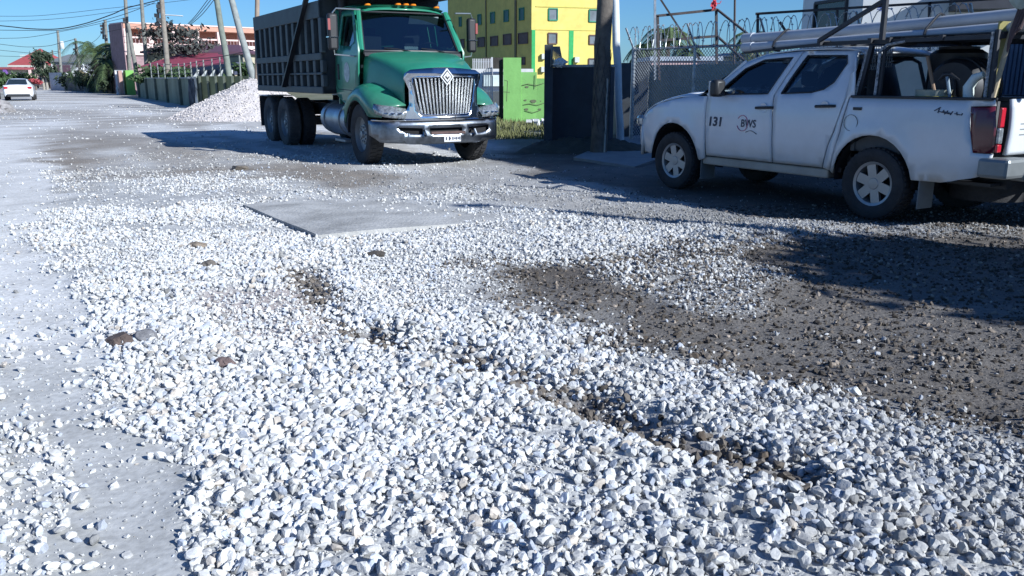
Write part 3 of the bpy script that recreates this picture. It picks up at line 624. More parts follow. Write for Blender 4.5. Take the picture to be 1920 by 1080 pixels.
t=thing('compressor','dark round machine with a ribbed case behind the white bucket in the bed','machine',pkw(-.42,.12,.74),PKA); b=MB(); b.lathe([(.001,-.24),(.26,-.24),(.30,-.18),(.30,.18),(.26,.24),(.001,.24)],26,(0,0,.62),'y'); b.build('case',DSTEEL,t,True)
b=MB()
for yy_ in (-.15,-.05,.05,.15): b.lathe([(.302,yy_-.015),(.318,yy_-.01),(.318,yy_+.01),(.302,yy_+.015)],26,(0,0,.62),'y')
for q0 in ((-.2,-.2),(.2,-.2),(-.2,.2),(.2,.2)): b.beam((q0[0],q0[1],0),(q0[0]*.9,q0[1],.45),.04)
b.build('ribs',BLACK,t)
t=thing('tool_crate','low dark crate of fittings in the pickup bed between drum and tailgate','crate',pkw(-.75,-.25,.74),PKA); MB().b2((-.3,-.35,0),(.3,.35,.5)).build('box',mat('crate_dark',(.05,.05,.055),.8,var=.4),t,bevel=.02); MB().b2((-.31,-.36,.5),(.31,.36,.54)).build('rim',DSTEEL,t)
b=MB(); b.tube([pkw(-.78,.62,1.0),pkw(-.79,.64,1.26),pkw(-.775,.64,1.38),pkw(-.83,.64,1.47),pkw(-.91,.64,1.50)],[.05,.052,.052,.045,.03],12); tag(b.build('curved_pipe',mat('hose_white',(.62,.70,.68),.4),None,True),'short white bent pipe end rising from the pickup bed near the tail','pipe end')
t=thing('shovel','shovel with a brown handle leaning in the middle of the pickup bed','shovel',pkw(-.25,.62,1.05)); MB().tube([pkw(-.28,.60,1.68),pkw(-.45,.62,1.22)],.018,8).build('handle',mat('handle_wood',(.26,.17,.11),.7),t,True,world=True); b=MB(); b.grid([[tuple(pkw(-.47-k*.03+j*.008,.64+.01*abs(k),1.24-j*.05)) for k in (-2,-1,0,1,2)] for j in range(5)]); b.build('blade',DSTEEL,t,solid=.01,world=True)
t=thing('pickaxe','pickaxe with a blue grey head beside the shovel in the bed','pickaxe',pkw(-.5,.6,1.1)); MB().tube([pkw(-.62,.60,1.10),pkw(-.53,.62,1.48)],.017,8).build('handle',mat('handle_blue',(.18,.26,.33),.5),t,True,world=True); MB().tube([pkw(-.44,.62,1.44),pkw(-.50,.62,1.50),pkw(-.56,.62,1.50),pkw(-.66,.62,1.45)],[.008,.022,.022,.008],8).build('head',DSTEEL,t,True,world=True)
b=MB(); b.tube([pkw(-1.30,.46,1.68),pkw(-1.38,.38,.98)],.013,8); tag(b.build('broomstick',mat('stick_pale',(.60,.66,.58),.5),None,True),'thin pale stick leaning against the outside of the tailgate','stick')
b=MB(); b.beam(pkw(-1.02,.60,1.98),pkw(-1.0,.62,1.30),.10,.03); tag(b.build('wooden_plank',mat('plank_yellow',(.30,.27,.10),.8,var=.3),None),'yellowish plank standing upright behind the rear rack post','plank')
b=MB(); b.tube([pkw(-1.14,.66,1.98),pkw(-1.06,.70,1.29)],.024,8); tag(b.build('wooden_pole',mat('handle_pine',(.46,.38,.25),.7),None,True),'long pale wooden tool handle beside the rear rack post','tool handle')
# cloth bundle tied to the pipes
t=thing('cloth_bundle','pale knotted cloth bundle hanging over the pipes at the pickup tail','cloth bundle',pkw(-1.35,.55,1.9)); b=MB(); rows=[]
for j in range(9):
    z=2.42-j*.045; r_=[.10,.13,.14,.13,.125,.12,.10,.075,.04][j]
    rows.append([tuple(pkw(-1.20+r_*1.25*math.cos(a_)*(1+.14*math.sin(5*a_+j)),.62+r_*math.sin(a_)*(1+.14*math.cos(4*a_+j)),z)) for a_ in [2*PI*k/22 for k in range(23)]])
b.grid(rows); b.build('cloth',mat('cloth_grey',(.36,.42,.38),.9,var=.25,scale=9),t,True,world=True)
b=MB(); 
for k in range(5): b.tube([pkw(-1.17-.02*k,.66,2.08),pkw(-1.15-.015*k+.02*math.sin(k),.70,1.9),pkw(-1.12-.01*k,.68,1.70+.04*k)],.013,6)
b.build('rope_tail',mat('rope_brown',(.09,.06,.06),.9,var=.4),t,True,world=True)
# sign strip hung from the pipe end
t=thing('label_board','dark board with pale lettering under the pipes at the right edge','board',pkw(-1.75,.60,1.86),PKA); MB().b2((-.55,0,0),(.45,.012,.075)).build('board',INK,t); text_mesh('& TOOLS',.07,lambda u,v:Vector((.10-u,.0165,.037+v)),'lettering',mat('lettering_pale',(.6,.65,.65),.5),t)

# ------------------------------------------------------------------ green tipper lorry
TX,TY,TA=-1.655,15.425,-1.06
tk=thing('dump_truck','green tipper lorry with a dark ribbed bed and chrome grille facing the camera','dump truck',(TX,TY,0),TA)
def cabY(x,z):
    h=lerp([(1.0,1.06),(1.3,1.10),(1.8,1.10),(2.0,1.085),(2.6,.985),(2.72,.95)],z)
    return h
CAB=[(-1.28,1.16),(-.92,1.02),(-.20,1.02),(-.04,1.14),(.02,1.93),(-.42,2.70),(-1.15,2.70)]
for sg in (1,-1):
    mb=MB(); panel(mb,CAB,[[(-1.05,2.06),(-.42,2.02),(-.22,2.10),(-.50,2.58),(-1.03,2.60)]],lambda x,z:Vector((x,sg*cabY(x,z),z)),.12)
    dr=mb.build('cab_door',GREEN,tk,True,solid=.03)
    g=MB(); panel(g,[(-1.05,2.06),(-.42,2.02),(-.22,2.10),(-.50,2.58),(-1.03,2.60)],[],lambda x,z:Vector((x,sg*(cabY(x,z)-.03),z)),.15); g.build('door_window',GLASS,dr,True)
    s=MB()
    for L in ([(-1.10,2.66),(-1.22,1.35),(-1.15,1.27),(-.16,1.25),(-.07,1.95)],): s.tube([(x,sg*(cabY(x,z)+.016),z) for x,z in resamp(L,.15)[:-9]],.007,4)
    s.build('door_seam',BLACK,dr)
    MB().b2((-1.10,sg*1.11,1.44),(-1.02,sg*1.135,1.72)).build('door_handle',BLACK,dr,bevel=.01)
    mb=MB(); pts=[(-.60+.155*math.cos(t),sg*(cabY(0,1.5)+.020),1.57+.175*math.sin(t)) for t in [2*PI*i/28 for i in range(28)]]; mb.add(pts,[tuple(range(28))]); ov=mb.build('door_emblem',mat('emblem_pale',(.42,.5,.5),.6,var=.35,scale=14),dr)
    # mirror: frame bars and long black housing
    mb=MB(); mb.tube([(-.10,sg*.98,2.66),(-.25,sg*1.40,2.68),(-.30,sg*1.46,2.60)],.014,8); mf=mb.build('mirror_frame',mat('mirror_chrome',(.55,.6,.6),.3,metal=.8),tk,True)
    MB().tube([(-.30,sg*1.46,2.0),(-.32,sg*1.44,1.87),(-.15,sg*1.12,1.84)],.014,8).build('mirror_bracket',mat('mirror_chrome',(.55,.6,.6)),tk,True)
    mb=MB(); mb.box((-.33,sg*1.46,2.27),(.12,.20,.66)); hs=mb.build('mirror_housing',BLACK,mf,True,bevel=.045); MB().b2((-.40,sg*1.37,2.17),(-.25,sg*1.565,2.185)).build('mirror_strip',CHROME,hs)
    MB().b2((-.255,sg*1.52,2.3),(-.28,sg*1.567,2.5)).build('mirror_marker',mat('marker_red',(.25,.05,.05),.4),hs)
# cab shell: roof, back, lower front
mb=MB(); rows=[]
for x,z,hw in ((.02,2.70,.88),(-.16,2.75,.90),(-.34,2.79,.93),(-.7,2.83,.955),(-1.1,2.82,.955),(-1.2,2.74,.95)):
    x-=.42 if x>-.2 else .2
    x=max(x,-1.2); rows.append([(x+.16*(1-y*y)*(x>-.9),y*hw,z-.06*y**4) for y in [i/8-1 for i in range(17)]])
mb.grid(rows); mb.build('cab_roof',GREEN,tk,True,solid=.02)
MB().b2((-1.22,-1.08,1.0),(-1.18,1.08,2.72)).build('cab_back',GREEN,tk)
def wsx(y,z): return -.02+.14*(1-(y/1.02)**2)-(z-1.93)/.74*.44
mb=MB(); panel(mb,[(-.965,1.94),(.965,1.94),(.86,2.64),(-.86,2.64)],[],lambda y,z:Vector((wsx(y,z),y,z)),.14); mb.build('windscreen',WSG,tk,True)
mb=MB(); L=resamp([(-.98,1.93),(.98,1.93),(.875,2.655),(-.875,2.655)],.12); L.append(L[0]); mb.tube([(wsx(y,z)+.006,y,z) for y,z in L],.022,6); mb.build('windscreen_seal',BLACK,tk,True)
for s in (1,-1):
    MB().tube([(wsx(s*1.0,1.93)-.0,s*1.03,1.93),(wsx(s*.92,2.3),s*.975,2.3),(wsx(s*.88,2.66)-.01,s*.91,2.68)],.055,8).build('windscreen_pillar',GREEN,tk,True)
mb=MB(); mb.grid([[(wsx(y*1.0,1.93)+dx,y,z) for y in [i/8*1.0-1.0 for i in range(17)]] for dx,z in ((-.02,1.95),(.08,1.90),(.10,1.84))]); mb.build('cowl_panel',BLACK,tk,True)
for y0,y1 in ((-.12,-.60),(.62,.14)):
    MB().tube([(wsx(y0,1.93)+.06,y0,1.925),(wsx((y0+y1)/2,1.97)+.03,(y0+y1)/2,1.97),(wsx(y1,1.98)+.02,y1,1.985)],.009,5).build('wiper',BLACK,tk)
for y in (-.72,-.13,.03,.19,.72):
    z=2.80-.06*(y/.93)**4-.0; MB().lathe([(.001,.035),(.05,.028),(.065,0)],14,(-.30-.14*abs(y),y,z-.01),'z').build('roof_marker_lamp',AMBER,tk,True)
MB().b2((wsx(-.05,2.05)-.05,-.18,1.965),(wsx(-.05,2.0)-.035,.10,2.02)).build('dashboard_paper',mat('paper_pale',(.55,.62,.62),.8),tk)
MB().box((wsx(.6,2.5)-.10,.42,2.53),(.02,.62,.15),m=Matrix.Rotation(R(25),3,'Y')).build('sun_visor',mat('visor_grey',(.22,.27,.28),.7),tk)
it=MB(); it.b2((-1.15,-1.0,1.05),(-.12,1.0,1.1)); it.b2((-.45,-.95,1.7),(-.12,.95,1.94)); it.build('cab_interior',BLACK,tk)
for y in (.48,-.48):
    s=MB(); s.box((-.75,y,1.5),(.5,.5,.16)); s.box((-.98,y,1.9),(.14,.48,.75)); s.box((-.98,y,2.32),(.1,.26,.16)); s.build('cab_seat',SEAT,tk,bevel=.04)
s=MB(); cxw=Vector((-.42,.48,1.98)); rot=Matrix.Rotation(R(-35),3,'Y'); s.tube([cxw+rot@Vector((.22*math.cos(t),.22*math.sin(t),0)) for t in [2*PI*i/24 for i in range(25)]],.016,6); s.beam(cxw+rot@Vector((0,-.2,0)),cxw+rot@Vector((0,.2,0)),.03); s.build('steering_wheel',BLACK,tk,True)
# hood
mb=MB(); rows=[]
for x,hw,zt,cr in ((-.04,.98,1.90,.03),(.15,.93,1.865,.05),(.35,.86,1.80,.065),(.52,.79,1.73,.075),(.66,.735,1.655,.08),(.76,.70,1.60,.07),(.80,.69,1.55,.05)):
    sec=[(-hw-.05*(x<.5),.90),(-hw-.02,1.35),(-hw+.01,zt-.13),(-hw+.035,zt-.05),(-hw+.09,zt)]
    sec+= [(y*(hw-.14),zt+cr*(1-y*y)) for y in (-.8,-.4,0,.4,.8)]
    sec+=[(-a_,b_) for a_,b_ in sec[:5][::-1]]
    rows.append([(x+(.10*(1-(y/hw)**2) if x>.5 else .08*(1-(y/hw)**2)*(x/.5 if x>0 else 1)),y,z) for y,z in sec])
mb.grid(rows); mb.build('bonnet',GREEN,tk,True,solid=.02,sub=1)
# fenders
ZT=[(-.72,.98),(-.58,1.13),(-.38,1.27),(-.15,1.345),(.08,1.35),(.30,1.30),(.50,1.19),(.66,1.06),(.78,.97)]
for sg in (1,-1):
    mb=MB(); rows=[]
    for i in range(31):
        x=-.72+i*.05; zt=lerp(ZT,x); r=.60; ze=.50+math.sqrt(max(r*r-(x+.0)**2,0)) if abs(x)<r else (.84 if x>0 else .92)
        if x>0: ze=max(ze,.84)
        ze=min(ze,zt-.05); o_=.10*max(0,(x-.3)/.48)**2
        rows.append([(x+.03,sg*.66,zt+.06),(x+.02,sg*.84,zt+.045),(x,sg*(1.0-o_*.5),zt+.015),(x,sg*(1.11-o_),zt-.035),(x,sg*(1.175-o_),zt-.12 if zt-.12>ze else (zt+ze)/2),(x,sg*(1.185-o_),ze+.0)])
    mb.grid(rows); mb.build('wing',GREEN,tk,True,solid=.02)
    mb=MB(); mb.tube([(.60*math.cos(R(a_)),sg*1.18,.50+.60*math.sin(R(a_))) for a_ in range(38,150,7)],.014,6); mb.build('wing_lip',BLACK,tk,True)
    # headlight wraps the corner
    mb=MB(); mb.grid([[(.84,sg*.66,.97),(.83,sg*.85,1.01),(.76,sg*1.02,1.03),(.60,sg*1.135,1.055)],[(.93,sg*.70,.86),(.90,sg*.88,.885),(.82,sg*1.05,.92),(.64,sg*1.165,.99)],[(.92,sg*.72,.82),(.89,sg*.90,.83),(.83,sg*1.04,.85),(.70,sg*1.15,.90)]])
    hl=mb.build('headlight',CLEAR,tk,True,solid=.02)
    for y,x in ((.80,.925),(.92,.895),(1.02,.85)): MB().lathe([(.001,.01),(.03,.012),(.042,0)],12,(x,sg*y,.905-.0),'z').build('reflector',CHROME,hl,True)
    # front inner liner
    mb=MB(); mb.grid([[(.58*math.cos(R(a_)),sg*yy,.52+.58*math.sin(R(a_))) for a_ in range(0,181,12)] for yy in (1.15,.62)]); mb.add([(-.6,sg*.62,.45),(.6,sg*.62,.45),(.6,sg*.62,1.1),(-.6,sg*.62,1.1)],[(0,1,2,3)]); mb.build('wheel_arch_liner',CAV,tk)
# chrome grille surround with bars
def grx(y): return .93-.17*(y/.75)**2
OUT=[(-.66,.80),(-.66,.90),(-.60,1.05),(-.63,1.3),(-.705,1.47),(-.70,1.555),(-.60,1.60),(-.3,1.625),(0,1.635),(.3,1.625),(.60,1.60),(.70,1.555),(.705,1.47),(.63,1.3),(.60,1.05),(.66,.90),(.66,.80)]
OUT=[(-.83,.80),(-.70,.92),(-.63,1.05)]+OUT[3:-4]+[(.63,1.3),(.63,1.05),(.70,.92),(.83,.80)]
INN=[(-.46,.905),(-.53,1.1),(-.575,1.36),(-.575,1.46),(-.54,1.49),(.54,1.49),(.575,1.46),(.575,1.36),(.53,1.1),(.46,.905),(.40,.885),(-.40,.885)]
mb=MB()
def chx(y,z):
    dz=.03*math.exp(-((z-1.55)/.05)**2); return Vector((grx(y)+dz-.05*max(0,(z-1.56)/.08)**2,y,z))
panel(mb,OUT,[INN],chx,.06); gs_=mb.build('grille_surround',CHROME,tk,True,solid=.05)
mb=MB(); L=resamp(INN,.1); L.append(L[0]); mb.tube([(grx(y)+.03,y,z) for y,z in L],.013,6); mb.build('grille_lip',CHROME,gs_,True)
mb=MB()
for i in range(17):
    y=-.53+i*.06625; yb=y*.82; zt=1.475 if abs(y)>.11 else 1.37+.9*abs(y)
    mb.beam((grx(y)+.015,y,zt),(grx(yb)+.015,yb,.895),.014 if i!=8 else .024,.03)
mb.build('grille_bars',mat('bar_chrome',(.62,.65,.66),.22,metal=.9,var=.25),tk)
mb=MB(); mb.add([(.80,-.56,.88),(.80,.56,.88),(.80,.58,1.49),(.80,-.58,1.49)],[(0,1,2,3)]); mb.b2((.79,-.5,1.02),(.84,.5,1.08)); mb.build('radiator',CAV,tk)
def dia(s,x0,x1,zc=1.505,name='',m=None):
    b=MB(); b.prism([(0,-s*1.12),(s,0),(0,s*1.12),(-s,0)],lambda y,z:(x0,y,z+zc),lambda y,z:(x1,y,z+zc)); return b
SIL=mat('badge_silver',(.72,.74,.76),.35,metal=.3)
dia(.125,.93,.985,1.50).build('badge_frame',SIL,tk); dia(.098,.95,.990,1.50).build('badge_field',BLACK,tk); dia(.076,.95,.995,1.50).build('badge_diamond',SIL,tk); dia(.045,.95,.999,1.50).build('badge_core',BLACK,tk); dia(.026,.95,1.003,1.515).build('badge_centre',SIL,tk)
for y in (-.13,.16): MB().b2((grx(y)+.018,y-.004,.80),(grx(y)+.03,y+.004,.885)).build('surround_seam',BLACK,gs_)
# bumper
def bpx(y): return .98-.16*(y/1.0)**2-(.25*max(0,(abs(y)-.95)/.24)**2)
BUO=[(-1.19,.78),(-1.19,.55),(-1.08,.44),(-.5,.40),(.5,.40),(1.08,.44),(1.19,.55),(1.19,.78),(.6,.80),(-.6,.80)]
H1=[(-.86,.68),(-.70,.58),(-.42,.56),(-.42,.66)]; H2=[(.42,.66),(.42,.56),(.70,.56),(.86,.60),(.86,.68)]; H3=[(-.30,.66),(-.30,.56),(.30,.56),(.30,.66)]
mb=MB(); panel(mb,BUO,[H1,H2,H3],lambda y,z:Vector((bpx(y)-.03*abs((z-.6)/.2)**3,y,z)),.07); bu=mb.build('front_bumper',DCHROME,tk,True,solid=.03)
mb=MB(); mb.grid([[(bpx(y)-.06,y,z) for y in [i/10*1.1-1.1 for i in range(21)]] for z in (.72,.50)]); mb.build('bumper_backing',CAV,bu)
mb=MB(); mb.tube([(bpx(y)+.005,y,.79) for y in [i/10*1.17-1.17 for i in range(21)]],.013,6); mb.build('bumper_top_edge',CHROME,bu,True)
for y in (-.40,.52): MB().tube([(bpx(y)-.02,y,.62),(bpx(y)+.07,y,.62),(bpx(y)+.08,y+.02,.55),(bpx(y)+.02,y+.02,.54)],.022,8).build('tow_hook',DCHROME,bu,True)
MB().b2((bpx(.0)-.01,-.28,.555),(bpx(0)+.012,.35,.60)).build('bumper_rust_strip',RUST,bu)
pl=MB().b2((bpx(.1)+.004,-.05,.425),(bpx(.1)+.014,.26,.535)).build('number_plate',mat('plate_white',(.55,.56,.58),.5),bu)
for y,h_ in ((-.02,.05),(.035,.065),(.05,.03),(.10,.05),(.135,.03),(.165,.045),(.20,.035),(.23,.05)): MB().b2((bpx(.1)+.014,y-.0,.48-h_/2),(bpx(.1)+.0175,y+.022,.48+h_/2)).build('plate_character',INK,pl)
# wheels
for sg in (1,-1):
    wheel(tk,0,sg*1.0,.52,.28,.30,sg,True,rm=GREY,tyre=RUB)
    for x in (-4.9,-6.2):
        for y in (1.05,.72): wheel(tk,x,sg*y,.52,.28,.30,sg,True,rm=GREY,tyre=RUBD if y>1 else RUB)
    MB().b2((-7.0,sg*.62,1.065),(-6.15,sg*1.20,1.085)).build('mud_guard',mat('guard_pale',(.45,.46,.45),.5),tk)
    MB().b2((-6.95,sg*.62,.35),(-6.93,sg*1.2,1.06)).build('mudflap',RUB,tk)
    MB().b2((-7.0,sg*.40,.70),(.75,sg*.48,.95)).build('chassis_rail',BLACK,tk)
    ft=MB(); ft.tube([(-2.30,sg*.82,.72),(-.86,sg*.82,.72)],.30,26); tnk=ft.build('fuel_tank',mat('tank_alloy',(.34,.38,.42),.38,metal=.7,var=.3),tk,True)
    ft=MB()
    for x in (-2.0,-1.2): ft.lathe([(.305,-.03),(.315,-.03),(.315,.03),(.305,.03)],26,(0,0,0),'z')
    s=MB()
    for x in (-2.05,-1.15): s.tube([(x+.0,sg*.82+.31*math.cos(a_),.72+.31*math.sin(a_)) for a_ in [2*PI*i/26 for i in range(27)]],.014,5)
    s.build('tank_strap',GREY,tnk)
    MB().b2((-1.35,sg*.95,.34),(-.75,sg*1.15,.38)).build('cab_step',GREY,tk)
for a_,b_ in (((-6.3,-.5,.45),(-6.1,.5,.6)),((-5.0,-.5,.45),(-4.8,.5,.6)),((-.1,-.95,.42),(.1,.95,.54))): MB().b2(a_,b_).build('axle',BLACK,tk)
MB().b2((-1.0,-.35,.55),(.7,.35,1.2)).build('engine',BLACK,tk); MB().b2((-6.9,-.6,.6),(-6.7,.6,.95)).build('cross_member',BLACK,tk)
MB().b2((-1.75,-.9,.9),(-1.35,.9,1.5)).tube([(-1.45,-.85,1.0),(-1.45,-.85,2.9)],.09,12).build('hydraulic_tank',BLACK,tk,True)
# proportions of nose and cab
def reshape(names,f):
    def go(o):
        if o.type=='MESH':
            for v in o.data.vertices: v.co=Vector(f(*v.co))
        for c_ in o.children: go(c_)
    for o in list(tk.children):
        if o.name.split('.')[0] in names: go(o)
reshape({'cab_door','cab_roof','cab_back','windscreen','windscreen_seal','windscreen_pillar','cowl_panel','wiper','roof_marker_lamp','dashboard_paper','sun_visor','cab_interior','cab_seat','steering_wheel','mirror_frame','mirror_bracket'},
  lambda x,y,z:(x-.25,y*.92,z if z<1.9 else 1.9+(z-1.9)*.94))
reshape({'bonnet'},lambda x,y,z:(-.30+(x+.04)*1.50,y*(.94 if x<.4 else .94+.02*(x-.4)),z))
reshape({'grille_surround','grille_bars','radiator','badge_frame','badge_field','badge_diamond','badge_core','badge_centre'},lambda x,y,z:(x+.21,y*.98,z-.01))
reshape({'front_bumper'},lambda x,y,z:(x+.15,y,z)); reshape({'headlight'},lambda x,y,z:(x+.15,y,z))
reshape({'wing'},lambda x,y,z:(x+(.16*(x-.3)/.48 if x>.3 else 0),y,z+(-.0)))
# tipping bed
X0,X1,ZB,ZTOP=-6.95,-1.72,1.18,2.86
for sg in (1,-1):
    MB().b2((X0+.03,sg*1.10,ZB),(X1-.02,sg*1.13,ZTOP-.03)).build('bed_side_plate',mat('bed_recess',(.022,.03,.034),.7,var=.4),tk)
    fr=MB(); y0,y1=sg*1.131,sg*1.225
    zs=[(ZB,1.31),(1.53,1.575),(1.80,1.93),(2.555,ZTOP)]
    for a_,b_ in zs: fr.b2((X0,y0,a_),(X1,y1,b_))
    nb=11; wx=(X1-X0-.1)/nb
    for i in range(nb+1):
        x=X0+.0+i*wx; wd=.17 if i not in(0,) else .12
        for (a_,b_),(c_,d_) in zip(zs,zs[1:]): fr.b2((x,y0,b_),(x+wd,y1-sg*.004,c_))
    fr.build('bed_side_frame',BEDP,tk,bevel=.012)
    ta=MB(); ta.beam((-2.15,sg*1.27,3.05),(-4.35,sg*1.27,1.30),.09,.05); ta.build('tarp_arm',BLACK,tk)
MB().b2((X0,-1.2,ZB),(X1,1.2,ZB+.08)).build('bed_floor',BEDP,tk)
mb=MB(); mb.b2((X1-.06,-1.2,ZB),(X1,1.2,3.02)); mb.b2((X1,-1.22,2.93),(-.40,1.22,2.99)); mb.b2((-.42,-1.22,2.90),(-.36,1.22,3.06))
for y in (-1.2,-.6,0,.6,1.2): mb.b2((X1,y-.03,2.99),(-.4,y+.03,3.06))
mb.build('cab_guard',BEDP,tk); MB().b2((X0-.06,-1.2,ZB),(X0,1.2,ZTOP)).build('bed_tailgate',BEDP,tk)
MB().tube([(-2.2,-1.1,3.12),(-2.2,1.1,3.12)],.11,12).build('tarp_roll',mat('tarp_black',(.02,.022,.025),.8),tk,True)
lo=MB(); rows=[]
for i in range(9): rows.append([(X0+.1+i*.62,-1.08+j*.27,2.2+.3*math.sin(PI*j/8)*math.sin(PI*i/8)) for j in range(9)])
lo.grid(rows); lo.build('stone_load',mat('load_stone',(.45,.45,.44),.9,bump=.8,bscale=15),tk,True)

# ------------------------------------------------------------------ background helpers
def pole(b,t,D,rb,rt,m,label,extra=None,name='utility_pole',bz=None):
    p=at(b[0],b[1],D); q=at(t[0],t[1],D)
    if p.z>0: p=p+(p-q)*(p.z/(q.z-p.z))
    if t[1]<=2: q=q+(q-p)*.12
    th=thing(name,label,'utility pole',p,0,'utility poles along the street')
    b_=MB(); n=8; L=q-p; b_.tube([L*i/n+Vector((.01*math.sin(i*2.1),.01*math.cos(i*1.7),0)) for i in range(n+1)],[rb+(rt-rb)*i/n for i in range(n+1)],14); b_.build('shaft',m,th,True)
    if extra: extra(th,p,q)
    return th,p,q
def xf(px,py,D,white=True,crossarm=False):
    def f(th,p,q):
        c_=at(px,py,D); s=D/1583.6
        if white: 
            MB().lathe([(.001,-.55),(.28,-.55),(.30,-.5),(.30,.4),(.26,.48),(.001,.5)],18,(c_.x,c_.y,c_.z),'z').build('transformer',mat('transformer_grey',(.5,.55,.56),.5),th,True,world=True)
    return f
def clutter(px,py,D,h=1.6):
    def f(th,p,q):
        c_=at(px,py,D); b=MB()
        for k in range(5): b.box((c_.x+random.uniform(-.22,.22),c_.y-.2,c_.z-h/2+h*k/5),(.28,.2,.26),rz=random.random())
        b.beam((c_.x-.1,c_.y-.2,c_.z-h/2),(c_.x+.1,c_.y-.2,c_.z+h/2),.14); b.build('fittings',DSTEEL,th,world=True)
    return f
pole((244,137),(235,0),82,.19,.15,WOODP,'grey pole rising behind the green gate pillar, its top running out of the picture',clutter(240,44,82,1.2))
pole((261,168),(240,44),78,.20,.15,WOODP,'short pole leaning against the top of another beside the green pillar')
pole((276,140),(265,0),76,.19,.14,WOODP,'slim pole behind the boundary wall in front of the pink building left end')
pole((318,172),(303,0),66,.20,.17,mat('pole_wood_warm',(.23,.205,.175),.9,var=.3,scale=4,bump=.5,bscale=12),'thick pole standing in front of the boundary wall before the dark tree',clutter(299,25,66,1.6))
pole((430,143),(406,0),44,.17,.13,mat('pole_green_grey',(.18,.205,.175),.9,var=.3,bump=.4),'greenish pole leaning slightly left behind the wall near the stone heap')
pole((480,165),(434,0),40,.17,.13,mat('pole_pale',(.25,.27,.26),.9,var=.25,bump=.4),'pale pole leaning strongly left just beside the lorry tail')
pole((204,143),(197,37),100,.22,.16,WOODP,'grey pole beside the palms with a dark bracket near its top',clutter(195,58,100,1.8))
pole((115,143),(108,57),125,.22,.16,WOODP,'far pole carrying a white transformer drum',xf(116,84,125))
pole((151,141),(141,72),115,.2,.15,WOODP,'far pole with dark fittings in front of the grey roofed house',clutter(143,90,115,1.8))
pole((102,150),(98,94),160,.18,.13,WOODD,'most distant thin dark pole left of the grey roofed house')
pole((482,150),(482,0),36,.10,.09,mat('pole_brown',(.28,.22,.17),.9),'brown pole showing above the tail of the lorry bed')
def bigpole(th,p,q):
    b=MB(); Ls=q-p
    for k in range(26):
        a_=k*.9; z=.35+.055*k; b.tube([p+Ls*((z)/Ls.z)+Vector((.17*math.cos(a_),-.17*abs(math.sin(a_))-.02,0)),p+Ls*((z+.5)/Ls.z)+Vector((.18*math.cos(a_+.6),-.18*abs(math.sin(a_+.6)),0))],.006,4)
    b.build('loose_wires',DSTEEL,th,world=True)
    MB().tube([p+Vector((.10,-.14,0)),p+Ls*.45+Vector((.10,-.13,0))],.02,6).build('earth_conduit',mat('conduit_pale',(.35,.34,.30),.7),th,world=True)
pole((1122,290),(1134,0),16.9,.165,.150,WOODD,'thick dark brown pole at the kerb between lorry and pickup with loose wires round it',bigpole)
th,p_,q_=pole((1163,268),(1153,0),18.8,.085,.08,mat('white_pole_paint',(.60,.64,.66),.4,var=.12),'slim white metal pole just right of the thick brown one',None,'metal_pole')
def wire(pts,D,r,label,m=None,d2=None):
    P=[at(x,y,D+(0 if d2 is None else (d2-D)*i/(len(pts)-1))) for i,(x,y) in enumerate(pts)]
    Q=[]
    for i in range(len(P)-1):
        p0=P[max(i-1,0)];p1=P[i];p2=P[i+1];p3=P[min(i+2,len(P)-1)]
        for k in range(6):
            t=k/6; Q.append(.5*((2*p1)+(p2-p0)*t+(2*p0-5*p1+4*p2-p3)*t*t+(3*p1-p0-3*p2+p3)*t**3))
    Q.append(P[-1])
    b=MB(); b.tube(Q,r,5); return tag(b.build('power_line',m or DSTEEL,None,True),label,'cable','overhead cables')
wire([(-30,45),(20,50),(60,54),(110,54),(160,44),(210,27),(238,15),(290,2),(330,-10)],80,.045,'thickest overhead cable sagging from the left edge up past the pole above the palms')
wire([(-30,56),(60,57),(120,56),(180,42),(238,25),(290,5)],81,.025,'overhead cable just below the thickest one at the left')
wire([(-30,30),(60,30),(130,24),(200,16),(300,6),(400,-6)],82,.018,'highest thin overhead cable crossing the sky at the left')
wire([(-30,40),(60,38),(130,33),(200,24),(265,14)],82,.018,'second highest thin overhead cable at the left')
wire([(-20,72),(40,71),(80,66),(110,60),(170,48),(240,32)],90,.022,'cable climbing from the left edge to the pole behind the green pillar')
wire([(-20,80),(10,84),(50,88),(90,86),(115,80),(142,73)],110,.028,'cable sagging from the left edge to the pole in front of the grey roofed house')
wire([(-20,92),(30,97),(70,100),(110,96)],120,.028,'low cable from the left edge over the red roof to the transformer pole')
wire([(-20,104),(40,106),(90,103),(112,98)],120,.025,'lowest cable crossing the red roof')
wire([(142,76),(165,83),(185,70),(198,48)],105,.022,'cable hanging between the two far poles before the palms')
wire([(352,45),(368,28),(392,-4)],60,.022,'leftmost of three cables running steeply to the top edge')
wire([(354,46),(374,26),(398,-4)],60,.022,'middle of three cables running steeply to the top edge')
wire([(356,47),(380,26),(404,-4)],60,.022,'rightmost of three cables running steeply to the top edge')
wire([(310,28),(330,29),(343,30)],66,.04,'short white rod sticking out from the thick pole',mat('rod_white',(.6,.6,.6),.5))
wire([(320,98),(360,108),(400,108),(440,101),(482,92)],42,.02,'cable drooping in front of the maroon roofs toward the lorry')
wire([(200,60),(250,50),(300,43),(320,40)],85,.018,'thin cable from the palm pole in front of the pink building')

